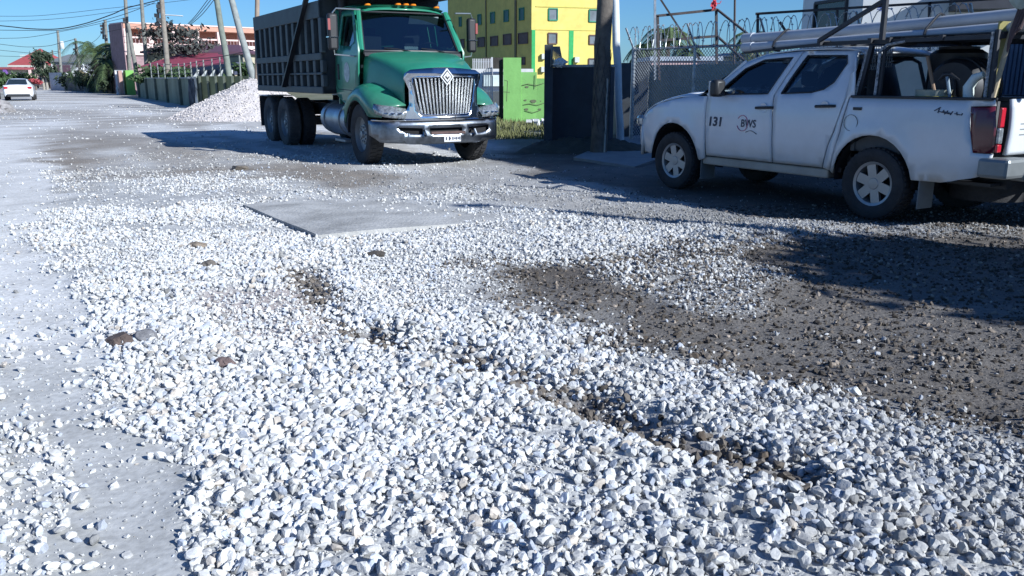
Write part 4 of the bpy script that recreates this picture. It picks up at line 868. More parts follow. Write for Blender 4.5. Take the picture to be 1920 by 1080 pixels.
# leaves
def foliage(name,center,rad,n,leaf,m,parent,gaps=12,flat=1.0,seed=1):
    rg=np.random.RandomState(seed); cl=rg.randn(gaps,3); cl/=np.linalg.norm(cl,axis=1)[:,None]; cl*=(.2+.75*rg.rand(gaps,1)**.7); 
    k=rg.randint(0,gaps,n); p=cl[k]+rg.randn(n,3)*.17*(.6+.8*rg.rand(gaps,1)[k]); p=p*np.array(rad)+np.array(center)
    d1=rg.randn(n,3); d1/=np.linalg.norm(d1,axis=1)[:,None]; d2=np.cross(d1,rg.randn(n,3)); d2/=np.linalg.norm(d2,axis=1)[:,None]
    s=leaf*(.6+.8*rg.rand(n,1)); a=d1*s; b=d2*s*.45
    co=np.stack([p-a,p+b,p+a,p-b],1).reshape(-1,3); f=np.arange(4*n).reshape(n,4)
    me_=npmesh(name,co,f,np.ones((4*n,3)),m); 
    if parent: me_.parent=parent
    return me_
def tree(loc,h,rad,label,m=LEAF,n=1500,leaf=.25,seed=1,cat='tree',trunk=.15,group=None,lean=(0,0),name='tree',gaps=16):
    t=thing(name,label,cat,loc,0,group); b=MB(); rz=random.Random(seed)
    top=Vector((lean[0],lean[1],h-rad[2])); b.tube([Vector((0,0,-.1)),top*.5+Vector((.1,0,0)),top],[trunk,trunk*.8,trunk*.55],9)
    for i in range(9):
        a_=i*2.4; e=Vector((math.cos(a_)*rad[0]*.75,math.sin(a_)*rad[1]*.75,h-rad[2]+rad[2]*rz.uniform(-.35,.75))); s0=top*rz.uniform(.6,.98)
        b.tube([s0,(s0+e)/2+Vector((0,0,.15)),e],[trunk*.4,trunk*.25,trunk*.08],6)
    b.build('trunk',BARK,t,True); foliage('crown',(lean[0],lean[1],h-rad[2]),rad,n,leaf,m,t,gaps,seed=seed); return t
def palm(loc,h,L,label,seed=1,nf=17,dry=False):
    rz=random.Random(seed); t=thing('palm_tree',label,'palm tree',loc,0,'palms beside the street'); b=MB(); n=8
    b.tube([Vector((.15*math.sin(i/n*2),0,h*i/n)) for i in range(n+1)],[.22-.07*i/n for i in range(n+1)],10); b.build('trunk',BARK,t,True)
    b=MB(); top=Vector((.15*math.sin(2),0,h))
    for k in range(nf):
        a_=k*2.4+rz.random()*.3; up=rz.uniform(-.25,1.1); d=Vector((math.cos(a_),math.sin(a_),0)); pts=[]
        for i in range(9):
            s=i/8; pts.append(top+d*L*s*(.95)+Vector((0,0,L*(up*s-1.15*s*s))))
        for i in range(8):
            p=pts[i];q=pts[i+1]; sd=(q-p).cross(Vector((0,0,1))).normalized()
            b.beam(p,q,.03)
            for u_ in (0,.33,.66):
                pp=p.lerp(q,u_)
                for sg in (1,-1):
                    tip=pp+sd*sg*L*.26*(1-.6*abs(i/8-.4))+(q-p)*.9+Vector((0,0,-L*.10)); w_=(q-p).normalized()*.05
                    b.add([pp-w_,pp+w_,tip],[(0,1,2)])
    b.build('fronds',LEAF3,t); return t
def wallquad(mb,p,q,z0,z1,th=.2):
    """vertical slab from p to q (xy), thickness th away from the street"""
    p=Vector((p.x,p.y,0));q=Vector((q.x,q.y,0)); d=(q-p).normalized(); nrm=Vector((-d.y,d.x,0))*th
    vs=[Vector((a.x,a.y,z)) for z in (z0,z1) for a in (p,q,q+nrm,p+nrm)]
    return mb.add(vs,[(0,3,2,1),(4,5,6,7),(0,1,5,4),(1,2,6,5),(2,3,7,6),(3,0,4,7)])
def zat(px,py,D): return at(px,py,D).z

# ------------------------------------------------------------------ boundary wall on the right of the street
SD=Vector((math.cos(ANGS),math.sin(ANGS),0))
W1=at(263,179,70); W1.z=0; WM=at(374,200,44); WM.z=0; W0=at(500,205,41); W0.z=0
CM=mat('wall_olive',(.21,.24,.17),.9,var=.35,scale=.7,bump=.3,bscale=10)
t=thing('boundary_wall','long low dark olive block wall behind the stone heap','wall',W1.copy()); b=MB(); wallquad(b,W1,WM,-.1,1.46,.2); b.build('wall',CM,t,world=True)
b=MB(); wallquad(b,W1+Vector((-.04,-.04,0)),WM+Vector((-.04,-.04,0)),1.461,1.53,.28); b.build('coping',CONC,t,world=True)
for i in range(6):
    p=W1.lerp(WM,i/5); MB().box((p.x,p.y,.74),(.3,.3,1.56),rz=ANGS).build('pilaster',mat('pilaster_dark',(.12,.14,.11),.9,var=.3),t,world=True)
t=thing('ribbed_wall','ribbed olive wall turning away to the right above the stone heap','wall',WM.copy()); b=MB(); wallquad(b,WM,W0,-.1,1.58,.18); b.build('wall',mat('wall_olive_light',(.24,.25,.13),.9,var=.3,scale=.8),t,world=True)
for i in range(8):
    p=WM.lerp(W0,(i+.4)/8); MB().box((p.x,p.y-.04,.78),(.10,.14,1.6)).build('rib',MATS['pilaster_dark'],t,world=True)
t=thing('tarpaulin','dark blue grey sheet hanging over the corner of the boundary wall','tarpaulin',WM.copy()); a_=W1.lerp(WM,.965);c_=WM.lerp(W0,.06); b=MB(); nrm=Vector((-.15,-.3,0))
b.grid([[ (a_.lerp(c_,i/14)+nrm*(1+.35*math.sin(i*1.9+j*.4))+Vector((0,0,1.56-1.5*j/6))) for i in range(15)] for j in range(7)]); b.build('sheet',mat('tarp_blue',(.07,.09,.12),.6,var=.5),t,True,world=True)
t=thing('post_fence','tall thin fence posts with strung wire standing behind the boundary wall','fence',W1+Vector((.3,.3,0)))
off=Vector((.35,.45,0)); PM=mat('post_pale',(.22,.24,.23),.8); FL_=[(285,118,62),(298,118,60),(310,119,58),(323,119,56),(337,119,54),(348,118,52),(360,116,50.5),(371,114,49),(384,112,48),(400,110,46.5),(415,107,45.5),(452,104,44)]
for px,py,D_ in FL_:
    p=at(px,150,D_); MB().tube([(p.x,p.y,0),(p.x,p.y,zat(px,py,D_))],.04,6).build('post',PM,t,world=True)
for k in (0,9,18):
    MB().tube([at(px,py+2+k,D_) for px,py,D_ in FL_],.018,5).build('strand',DSTEEL,t,world=True)
t=thing('gate_pillar','bright green pillar with a pinkish left side at the end of the boundary wall','pillar',at(245,178,81)); p=at(245,178,81)
MB().box((p.x,p.y,1.05),(.7,2.2,2.3),rz=ANGS-PI/2).build('pillar',mat('pillar_green',(.18,.42,.10),.8,var=.15),t,world=True); MB().box((p.x-.75,p.y-.2,1.05),(.3,1.6,2.25),rz=ANGS-PI/2).build('side_post',mat('pillar_pink',(.42,.26,.22),.8),t,world=True)
t=thing('notice_board','white upright panel leaning at the roadside left of the green pillar','panel',at(228,176,82)); p=at(229,177,82); MB().box((p.x,p.y,1.1),(.85,.08,2.2),rz=.3).build('board',mat('board_white',(.62,.62,.66),.6,var=.15),t,world=True); MB().box((p.x,p.y+.05,1.1),(.95,.04,2.3),rz=.3).build('frame',GREY,t,world=True)
t=thing('fire_hydrant','small white fire hydrant on the verge near the green pillar','hydrant',at(221,176,80)); MB().lathe([(.12,0),(.12,.08),(.075,.1),(.08,.42),(.12,.45),(.11,.55),(.05,.64),(.001,.66)],14,(0,0,0),'z').build('barrel',mat('hydrant_white',(.62,.62,.6),.6),t,True); MB().tube([(-.14,0,.36),(.14,0,.36)],.045,8).build('nozzle',GREY,t)
p=gp(166,173); t=thing('rubbish_bin','grey drum bin standing on the verge under the palms','bin',p); MB().lathe([(.001,0),(.42,0),(.48,1.0),(.50,1.05),(.44,1.05),(.4,.1)],18,(0,0,0),'z').build('body',mat('bin_grey',(.20,.22,.22),.7,var=.3),t,True); MB().lathe([(.40,.02),(.47,.03),(.47,.10),(.42,.12)],18,(0,0,0),'z').build('base_ring',GREY,t)
# dark hedge fence under the palms
P0=at(125,166,108); P1=at(238,176,84)
b=MB(); wallquad(b,P0,P1,-.1,1.5,.25); tag(b.build('board_fence',mat('fence_dark',(.10,.095,.09),.9,var=.5,scale=.6),None),'weathered dark board fence under the palms along the far street edge','fence')
for (px,py,D,r,lab,sd) in ((172,150,96,(2.0,1.6,1.3),'dark bush spilling over the board fence left of the grey bin',3),(128,150,108,(1.9,1.6,1.3),'rounded dark bush at the far end of the board fence',4),(212,150,88,(1.6,1.5,2.0),'tall bush between the palms and the white panel',5),(190,142,90,(2.2,1.5,1.6),'dry brownish bush under the bigger palm',6)):
    p=at(px,py,D); t=thing('bush',lab,'bush',(p.x,p.y,0),0,'bushes at the street edge'); MB().tube([(0,0,0),(0,0,p.z)],.08,6).build('stem',BARK,t); foliage('leaves',(0,0,p.z),r,900,.22,LEAF2 if sd!=6 else mat('dry_leaves',(.13,.11,.06),.9,var=.5),t,10,seed=sd)
p=at(182,165,94); palm((p.x,p.y,0),zat(186,92,94),3.6,'bigger palm with drooping fronds left of the grey bracket pole',3,22)
p=at(224,165,90); palm((p.x,p.y,0),zat(226,95,90),2.8,'smaller palm right of the bracket pole in front of the pink building end',5,18)
p=at(206,165,88); palm((p.x,p.y,0),zat(206,118,88),2.4,'lowest palm, its fronds just above the board fence',9,15)

# ------------------------------------------------------------------ pink school building
PINKM=mat('pink_wall',(.50,.27,.20),.85,var=.08); PINKL=mat('pale_pink',(.70,.52,.48),.8,var=.06); SHP=mat('shaded_pink',(.30,.20,.21),.85,var=.2)  # mauve tone is the pink wall with the end face's shade mixed in
D0,D1=85,101
A_=at(228,41,D0); Bq=at(620,58,D1); A_.z=0;Bq.z=0
t=thing('pink_building','long pink building with a white columned upper gallery','building',A_.copy())
zt=zat(228,41,D0); zs1=zat(228,53,D0); zr=zat(228,71,D0); zr2=zat(228,80,D0); zb=zat(228,97,D0)
dr=(Bq-A_).normalized(); nr=Vector((-dr.y,dr.x,0))      # away from camera
def PB(mb,s0,s1,d0,d1,z0,z1):
    a=A_+dr*s0+nr*d0; q=A_+dr*s1+nr*d0; e=nr*(d1-d0); vs=[Vector((v.x,v.y,z)) for z in (z0,z1) for v in (a,q,q+e,a+e)]
    return mb.add(vs,[(0,3,2,1),(4,5,6,7),(0,1,5,4),(1,2,6,5),(2,3,7,6),(3,0,4,7)])
Lb=(Bq-A_).length
b=MB(); PB(b,0,Lb,-.3,3.4,zs1,zt-.12); b.build('parapet',PINKM,t,world=True); b=MB(); PB(b,0,Lb,-.36,3.4,zt-.119,zt); b.build('roof_edge',PINKL,t,world=True)
b=MB(); PB(b,.0,Lb,2.2,3.4,0,zs1-.002); b.build('wall',mat('pink_wall_inner',(.42,.24,.19),.85,var=.1),t,world=True)
b=MB(); PB(b,0,Lb,-.2,2.19,zb-.3,zr2); b.build('gallery_floor',PINKL,t,world=True); b=MB(); PB(b,.3,Lb,0,2.1,0,zb-.31); b.build('lower_wall',SHP,t,world=True)
b=MB(); PB(b,0,Lb,-.15,-.03,zr,zr+.16); b.build('handrail',PINKL,t,world=True); b=MB()
for i in range(int(Lb/.35)): PB(b,i*.35,i*.35+.07,-.12,-.06,zr2,zr)
b.build('balusters',SHP,t,world=True)
for i in range(int(Lb/2.35)+1):
    b=MB(); PB(b,i*2.35,i*2.35+.42,-.28,.1,zr2,zs1-.002); b.build('column',PINKL,t,world=True)
for s in (4.6,14.9,17.6,20.5,24):
    b=MB(); PB(b,s,s+.85,2.12,2.19,zr+.1,zs1-.55); b.build('window',mat('brown_window',(.10,.05,.045),.5),t,world=True)
b=MB(); PB(b,-.1,-.001,-.2,3.4,0,zt-.13); b.build('end_wall',SHP,t,world=True)
# maroon roofed buildings
MARO=mat('maroon_roof',(.27,.055,.085),.6,var=.12); MARD=mat('dark_maroon_roof',(.10,.05,.075),.7,var=.15)
def lowhouse(name,label,pl,pr,D,De,ytop,ybot,back,wallc,rm,ov=.4,gable=False):
    a=at(pl,ybot,D); q=at(pr,ybot,De); za=zat(pl,ybot,D); zb_=zat(pr,ybot,De); ze=min(za,zb_); zt_=zat((pl+pr)/2,ytop,(D+De)/2+back)
    t=thing(name,label,'building',(a.x,a.y,0)); d=Vector((q.x-a.x,q.y-a.y,0)); L=d.length; d.normalize(); n_=Vector((-d.y,d.x,0))
    A0=Vector((a.x,a.y,0))
    def pt(s,e,z): v=A0+d*s+n_*e; return Vector((v.x,v.y,z))
    b=MB(); vs=[pt(s,e,z) for z in (0,ze-.02) for s,e in ((ov,ov),(L-ov,ov),(L-ov,2*back-ov),(ov,2*back-ov))]; b.add(vs,[(0,3,2,1),(4,5,6,7),(0,1,5,4),(1,2,6,5),(2,3,7,6),(3,0,4,7)]); b.build('wall',wallc,t,world=True)
    b=MB(); i_=0 if gable else min(back,L*.12)
    vs=[pt(0,0,ze),pt(L,0,ze),pt(L-i_,back,zt_),pt(i_,back,zt_),pt(L,2*back,ze),pt(0,2*back,ze)]; vs+=[v-Vector((0,0,.12)) for v in vs]
    b.add(vs,[(0,1,2,3),(3,2,4,5),(1,4,2),(0,3,5),(6,9,8,7),(9,11,10,8),(0,6,7,1),(1,7,10,4),(4,10,11,5),(5,11,6,0)]); b.build('roof',rm,t,world=True)
    return t,pt,L,ze
lowhouse('maroon_roofed_hall','low hall with a long dark maroon roof directly below the pink building',262,452,76,76,84,97,3,mat('yellow_wall',(.42,.38,.26),.85),MARD)
t,pt,L,ze=lowhouse('maroon_roofed_shed','shed with a bright maroon sheet roof behind the post fence',258,432,70,66,100,124,3.5,mat('cream_wall',(.55,.53,.40),.85,var=.15),MARO)
for i in range(6): b=MB(); v=pt(6+i*.95,.32,0); b.box((v.x,v.y,ze-.75),(.5,.06,.7)); b.build('window',DGL,t,world=True)
b=MB(); p=at(355,142,58); q=at(440,130,52); vs=[at(360,128,58),at(440,116,52),at(440,140,52),at(360,142,58)]; nn=Vector((.2,1.5,0)); b.add(vs+[v+nn for v in vs],[(0,1,2,3),(7,6,5,4),(0,4,5,1),(1,5,6,2),(2,6,7,3),(3,7,4,0)])
t=thing('blue_shed','low shed behind the post fence with a row of white triangular awnings','building',(p.x,p.y,0)); b.build('wall',mat('shed_blue',(.07,.08,.13),.7),t,world=True)
for i in range(5):
    x=368+i*15; Dq=57-i*1.2; b=MB(); a=at(x,144,Dq);c_=at(x+10,144,Dq);e=at(x+10,131,Dq); vs=[a,c_,e]; b.add(vs+[v+Vector((0,-.6,0)) for v in vs],[(0,1,2),(5,4,3),(0,3,4,1),(1,4,5,2),(2,5,3,0)]); b.build('awning',mat('awning_white',(.6,.62,.62),.7),t,world=True)
t=thing('cream_kiosk','small cream block house between the two leaning poles','building',at(450,150,56)); b=MB(); c1=at(446,140,56); b.box((c1.x,c1.y+1.5,zat(440,102,56)/2),(1.7,3,zat(440,102,56))); b.build('wall',mat('kiosk_cream',(.5,.45,.33),.85),t,world=True); b=MB(); b.box((c1.x,c1.y+1.5,zat(440,102,56)+.06),(2.2,3.4,.12)); b.build('roof',MARD,t,world=True); b=MB(); b.box((c1.x,c1.y-.02,zat(440,112,56)),(.8,.06,.5)); b.build('window',DGL,t,world=True)
for (px,D,lab,sd,w_) in ((300,66,'pale green hedge clump behind the wall left of the thick pole',11,3),(345,62,'green hedge clump behind the wall under the maroon shed windows',12,2.6),(444,50,'yellow green bush behind the wall between the leaning poles',13,1.3)):
    p=at(px,140,D); t=thing('hedge_clump',lab,'bush',(p.x,p.y,0),0,'bushes behind the boundary wall'); foliage('leaves',(0,0,1.5),(w_,1,.8),700,.2,LEAF,t,9,seed=sd); MB().tube([(0,0,0),(0,0,1.2)],.06,6).build('stem',BARK,t)
# dark tree in front of the pink building
p=at(330,150,74); t=tree((p.x,p.y,0),zat(330,40,74),(2.7,2,1.5),'dark spreading tree in front of the pink building',mat('tree_dark',(.055,.06,.055),.85,var=.5),1000,.2,21,trunk=.12)
p=at(362,150,72); tree((p.x,p.y,0),zat(355,72,72),(2.0,1.5,.8),'lower part of dark foliage right of the thick pole before the pink building',mat('tree_dark2',(.06,.065,.06),.85,var=.5),420,.2,22,trunk=.09)

# ------------------------------------------------------------------ far houses at the end of the street
def hiproof(name,label,cpx,D,wpx,yeave,yapex,wallm,roofm,depth=8,ridge=.1,porch=False):
    c_=at(cpx,147,D); s=D/1583.6; hw=wpx*s/2; ze=zat(cpx,yeave,D); za=zat(cpx,yapex,D+depth/2)
    t=thing(name,label,'house',(c_.x,c_.y,0)); MB().b2((-hw*.93,.4,0),(hw*.93,depth-.4,ze-.02)).build('wall',wallm,t)
    r=hw*ridge; vs=[(-hw,0,ze),(hw,0,ze),(hw,depth,ze),(-hw,depth,ze),(-r,depth/2,za),(r,depth/2,za)]
    vs+=[(x,y,z-.15) for x,y,z in vs[:4]]; b=MB(); b.add(vs,[(0,1,5,4),(1,2,5),(2,3,4,5),(3,0,4),(6,9,8,7),(0,6,7,1),(1,7,8,2),(2,8,9,3),(3,9,6,0)]); b.build('roof',roofm,t)
    return t,hw,ze,s
t,hw,ze,s=hiproof('red_roofed_house','far house with a tall red hipped roof and a white columned veranda',56,150,74,121,91,mat('house_dark',(.14,.12,.12),.8),mat('red_roof',(.33,.07,.07),.7,var=.15),9,.02)
for i in range(7): MB().b2((-hw*.95+i*hw*.31,-.1,ze-2.4),(-hw*.95+i*hw*.31+.35,.2,ze-.15)).build('column',PINKL,t)
MB().b2((-hw,-.15,ze-.4),(hw,.1,ze-.1)).b2((-hw,-.15,ze-2.9),(hw,.3,ze-2.4)).build('veranda_band',mat('band_cream',(.6,.58,.5),.8),t)
MB().b2((-hw,1,0),(hw,4,ze-2.9)).build('ground_floor',mat('lower_purple',(.28,.22,.32),.8),t)
MB().box((-2.5,4,ze+1.2),(1.2,1.2,1.1)).build('rear_turret',mat('turret_white',(.5,.62,.6),.8),t)
p=at(10,150,140); t=thing('purple_pillar_house','far house at the left edge with a purple pillar and a flat red eave','house',(p.x,p.y,0)); s=140/1583.6
MB().b2((-3,0,0),(.4,6,2.9)).build('wall',mat('cream_house',(.5,.48,.4),.8),t); MB().b2((-3.4,-.4,2.9),(1.5,6,3.25)).build('roof',mat('eave_red',(.28,.07,.08),.7),t); MB().b2((.0,-.35,0),(.55,.1,2.9)).build('pillar',mat('pillar_purple',(.20,.10,.36),.7),t)
for k in (-2.2,-1.0): MB().b2((k,-.04,1.2),(k+.7,-.01,2.2)).build('window',DGL,t)
t,hw,ze,s=hiproof('grey_roofed_house','far two storey house with a grey roof and white trim around an arched porch',137,130,82,114,102,mat('house_grey',(.24,.25,.28),.8),mat('grey_roof',(.17,.18,.19),.8,var=.2),9,.75)
for x0,x1,z0,z1 in ((-.95,-.88,0,1),(-.58,-.52,.0,1),(.45,.52,0,1)): MB().b2((hw*x0,.28,0),(hw*x1,.39,ze-.02)).build('trim',mat('trim_white',(.68,.70,.72),.7),t)
MB().b2((-.5*hw,.2,ze-.35),(hw,.39,ze-.03)).build('trim',MATS['trim_white'],t)
MB().b2((-.5*hw,.0,.6),(.42*hw,.39,1.9)).build('porch_wall',MATS['trim_white'],t)
b=MB(); b.tube([(hw*.28+1.3*math.cos(R(a_)),.25,1.4+1.5*math.sin(R(a_))) for a_ in range(0,181,15)],.22,6); b.build('arch',MATS['trim_white'],t)
for x0,x1 in ((-.86,-.62),(-.45,-.12),(.18,.38)): MB().b2((hw*x0,.30,1.95 if x0<0 else .2),(hw*x1,.385,ze-.6)).build('window',mat('window_maroon',(.10,.06,.08),.4),t)
for (px,py,D,r,lab,m_,sd) in ((42,144,128,(3.2,1.2,.9),'bright green hedge in front of the red roofed house',LEAF,31),(-6,152,60,(.8,.8,.6),'dull green bush beside the street behind the white saloon',LEAF,32),(76,122,125,(1.5,1.2,1.7),'dark leafy tree clump right of the red roofed house',LEAF2,33),(92,135,118,(1.8,1.5,1.8),'small grey green bush left of the grey roofed house',LEAF2,34),(66,153,112,(.9,.7,.3),'low red flowering bush behind the dark parked pickup',mat('red_flowers',(.35,.06,.07),.8),35),(8,154,100,(2,1,.6),'scrubby bush at the far left verge',LEAF,36)):
    p=at(px,py,D); t=thing('bush',lab,'bush',(p.x,p.y,0),0,'bushes around the far houses'); MB().tube([(0,0,0),(0,0,max(.3,p.z))],.1,6).build('stem',BARK,t); foliage('leaves',(0,0,p.z),r,900,.2,m_,t,11,seed=sd)
for px in (81,87):
    p=at(px,152,118); t=thing('palm_tree','%s thin bare palm trunk standing beside the dark parked pickup'%('left' if px==81 else 'right'),'palm tree',(p.x,p.y,0),0,'palms beside the street'); zz=zat(px,108,118); MB().tube([(0,0,0),(.05,0,zz)],[.17,.13],8).build('trunk',mat('palm_trunk_pale',(.30,.28,.24),.9),t,True); foliage('fronds',(0,0,zz+.2),(1.3,1.3,.7),180,.35,LEAF2,t,8,seed=px)
b=MB(); wallquad(b,at(-20,165,92),at(62,160,118),-.1,.9,.2); tag(b.build('low_wall',mat('low_wall_grey',(.24,.22,.24),.9,var=.25),None),'low grey wall closing the far end of the street behind the white cars','wall')
b=MB(); wallquad(b,at(95,164,112),at(127,166,108),-.1,2.2,.25); tag(b.build('white_wall',mat('wall_whitewash',(.45,.47,.50),.9,var=.25),None),'pale wall piece right of the dark parked pickup','wall')

# ------------------------------------------------------------------ cars
def car(name,label,loc,rz,body,prof,hw,glassm,wr=.31,wb=(-.95,1.55),group=None,cat='car',lights=True,bedx=None):
    """x forward; prof: list of (x, z_bottom, z_belt, z_roof, roof_half)"""
    t=thing(name,label,cat,loc,rz,group); b=MB(); rows=[]
    for x,zb_,zbelt,zr_,rh,k in prof:
        rows.append([(x,-hw*k*.9,zb_),(x,-hw*k,zb_+.18),(x,-hw*k,zbelt-.18),(x,-hw*k*.96,zbelt),(x,-rh,zr_-.04 if zr_>zbelt+.06 else zbelt+.01),(x,-rh*.7,zr_),(x,0,zr_+.015),(x,rh*.7,zr_),(x,rh,zr_-.04 if zr_>zbelt+.06 else zbelt+.01),(x,hw*k*.96,zbelt),(x,hw*k,zbelt-.18),(x,hw*k,zb_+.18),(x,hw*k*.9,zb_)])
    b.grid(rows); n=len(rows[0]); b.add(rows[0],[tuple(range(n))]); b.add(rows[-1],[tuple(range(n))]); b.build('body',body,t,True)
    for x in wb:
        for s in (1,-1):
            w_=bpy.data.objects.new('wheel',None); COL.objects.link(w_); w_.parent=t; w_.location=(x,s*(hw-.09),wr)
            MB().lathe([(wr*.6,-.1),(wr*.95,-.1),(wr,-.06),(wr,.06),(wr*.95,.1),(wr*.6,.1)],22).build('tyre',RUB,w_,True); MB().lathe([(wr*.6,.07*s),(wr*.2,.05*s),(.001,.06*s)],18).build('rim',ALLOY,w_,True)
    return t
spr=[(-2.25,.42,.92,.94,.60,.86),(-2.18,.30,.98,1.02,.66,.95),(-2.0,.26,1.02,1.06,.68,1.0),(-1.55,.24,1.03,1.09,.66,1.0),(-1.0,.24,1.02,1.40,.57,1.0),(-.5,.24,1.0,1.46,.56,1.0),(.3,.24,.98,1.45,.56,1.0),(.9,.24,.96,1.28,.60,1.0),(1.25,.24,.94,1.02,.66,1.0),(1.9,.26,.86,.90,.62,.97),(2.25,.32,.74,.76,.5,.85)]
CARW=mat('car_white',(.72,.74,.75),.3,var=.03,coat=.6)
p=gp(40,189)+SD*2.2
t=car('white_saloon','white four door saloon driving away at the left side of the street',(p.x,p.y,0),ANGS-R(3),CARW,spr,.90,DGL)
def add_rear(t,zb=.95,hw=.88,x=-2.19,plate=True):
    rw=MB(); rw.add([(-1.94+.0,-.60,1.09),(-1.94,.60,1.09),(-1.12,.50,1.42),(-1.12,-.50,1.42)],[(0,1,2,3)]); rw.build('rear_window',DGL,t)
    for s in (1,-1):
        MB().box((-2.19,s*.66,.86),(.16,.34,.15),rz=s*.25).build('tail_light',RED,t,bevel=.03)
        m_=MB().box((.75,s*1.0,1.02),(.16,.2,.14)).build('wing_mirror',BLACK,t,bevel=.03)
        sw=MB(); sw.add([(-1.35,s*.845,1.06),(.9,s*.835,1.04),(.45,s*.60,1.38),(-.85,s*.60,1.40)],[(0,1,2,3)]); sw.build('side_window',DGL,t)
    MB().box((-2.24,0,.36),(.1,1.35,.18)).build('bumper_valance',BLACK,t,bevel=.03)
    if plate: MB().box((-2.262,0,.74),(.02,.5,.13)).build('number_plate',mat('plate_white',(.55,.56,.58),.5),t)
add_rear(t)
p=gp(27,171); t=car('white_estate','second white car partly hidden in front of the driving saloon',(p.x-.9,p.y+2,0),ANGS-R(2),CARW,spr,.88,DGL); add_rear(t,plate=False)
ppr=[(-2.5,.5,1.05,1.07,.80,.96),(-2.4,.42,1.08,1.10,.84,1.0),(-.7,.4,1.08,1.12,.84,1.0),(-.62,.4,1.08,1.66,.62,1.0),(.2,.4,1.08,1.72,.62,1.0),(.8,.4,1.08,1.62,.64,1.0),(1.4,.4,1.06,1.14,.75,1.0),(2.4,.45,.95,.98,.72,.92)]
p=gp(84,166)+SD*2.5; t=car('dark_pickup','dark grey pickup parked at the far right edge of the street',(p.x,p.y,0),ANGS,mat('car_dark',(.05,.055,.065),.4,coat=.4),ppr,.92,DGL,.37,(-1.5,1.6),cat='pickup truck')
MB().box((-2.53,0,.8),(.03,1.5,.4)).build('tailgate',mat('car_dark2',(.09,.095,.10),.4),t); rw=MB(); rw.add([(-.66,-.6,1.15),(-.66,.6,1.15),(-.63,.55,1.6),(-.63,-.55,1.6)],[(0,1,2,3)]); rw.build('rear_window',DGL,t)
for s in (1,-1): MB().box((-2.52,s*.86,.85),(.06,.12,.3)).build('tail_light',DRED,t)

# ------------------------------------------------------------------ stone heap behind the lorry
hc=at(474,215,33); hc.z=0
def heapz(x,y):
    u=(x-hc.x)/3.1; v_=(y-hc.y)/3.0; r=np.sqrt(u*u+v_*v_); return 1.5*np.clip(1-r,0,1)**.92*(.9+.25*fbm(x,y,.8,61,3))+.10*(fbm(x,y,2.5,63,3)-.5)*(r<1)-.05
hx=np.linspace(-3.3,3.3,110)+hc.x; hy=np.linspace(-3.2,3.2,70)+hc.y; HX,HY=np.meshgrid(hx,hy); HX=HX.ravel();HY=HY.ravel(); HZ=heapz(HX,HY)
idx=np.arange(110*70).reshape(70,110); q=np.stack([idx[:-1,:-1],idx[:-1,1:],idx[1:,1:],idx[1:,:-1]],-1).reshape(-1,4)
ht=thing('gravel_heap','tall heap of fresh pale crushed stone tipped behind the lorry','gravel heap',(hc.x,hc.y,0))
o=npmesh('mound',np.stack([HX-hc.x,HY-hc.y,HZ],1),q,np.tile(np.array([.52,.485,.47]),(len(HX),1)),STONE); o.parent=ht
n=9000; xx=hc.x+(rng.rand(n)*2-1)*3.6; yy=hc.y+(rng.rand(n)*2-1)*3.4; k=((xx-hc.x)/3.1)**2+((yy-hc.y)/3.0)**2<1.15; xx=xx[k];yy=yy[k]; s_=.018+.035*rng.rand(len(xx))**2
o=stones('loose_stones',OCT,xx-hc.x,yy-hc.y,heapz(xx,yy)+s_*.3,s_,np.tile(np.array([.58,.54,.52]),(len(xx),1))*(.75+.35*rng.rand(len(xx),1)),STONE,cuts=2,jit=.2); o.parent=ht; o['kind']='stuff'
rp=gp(4,212); rx=thing('rubble_heap','small grey rubble heap at the left edge beside the street','rubble heap',(rp.x-2.3,rp.y+1,0)); b=MB(); v,f=icos(4); v=v*np.array([2.2,1.4,.8])*(1+.12*(fbm(v[:,0]*3+9,v[:,1]*3+v[:,2],2,71,4)-.5)[:,None]*3); b.add([tuple(a) for a in v],[tuple(a) for a in f]); b.build('mound',mat('rubble_grey',(.26,.25,.25),.95,var=.4,scale=5,bump=1,bscale=9),rx)

# ------------------------------------------------------------------ yellow building
YC=105; YEL=mat('yellow_wall_paint',(.66,.54,.15),.85,var=.14,scale=.9); TRIMG=mat('green_trim',(.02,.22,.13),.6)
c0=at(996,147,YC); c0.z=0; l0=at(842,147,YC+24); l0.z=0; r0=at(1150,147,YC+3); r0.z=0
t=thing('yellow_building','four storey yellow building with green trimmed windows behind the lorry','building',c0.copy())
ztop=zat(996,-38,YC); f_=c0; back=l0+(r0-c0)
b=MB(); vs=[Vector((v.x,v.y,z)) for z in (0,ztop) for v in (l0,c0,r0,back)]; b.add(vs,[(0,3,2,1),(4,5,6,7),(0,1,5,4),(1,2,6,5),(2,3,7,6),(3,0,4,7)]); b.build('wall',YEL,t,world=True)
def onface(px,y0,y1,a,c_):
    d=c_-a
    def hit(px,py):
        r=ray(px,py); # solve a+d*s = r*t
        den=d.x*r.y-d.y*r.x; s=(a.y*r.x-a.x*r.y)/den; v=a+d*s; tt=v.y/r.y; return s,CAMH+r.z*tt
    return hit
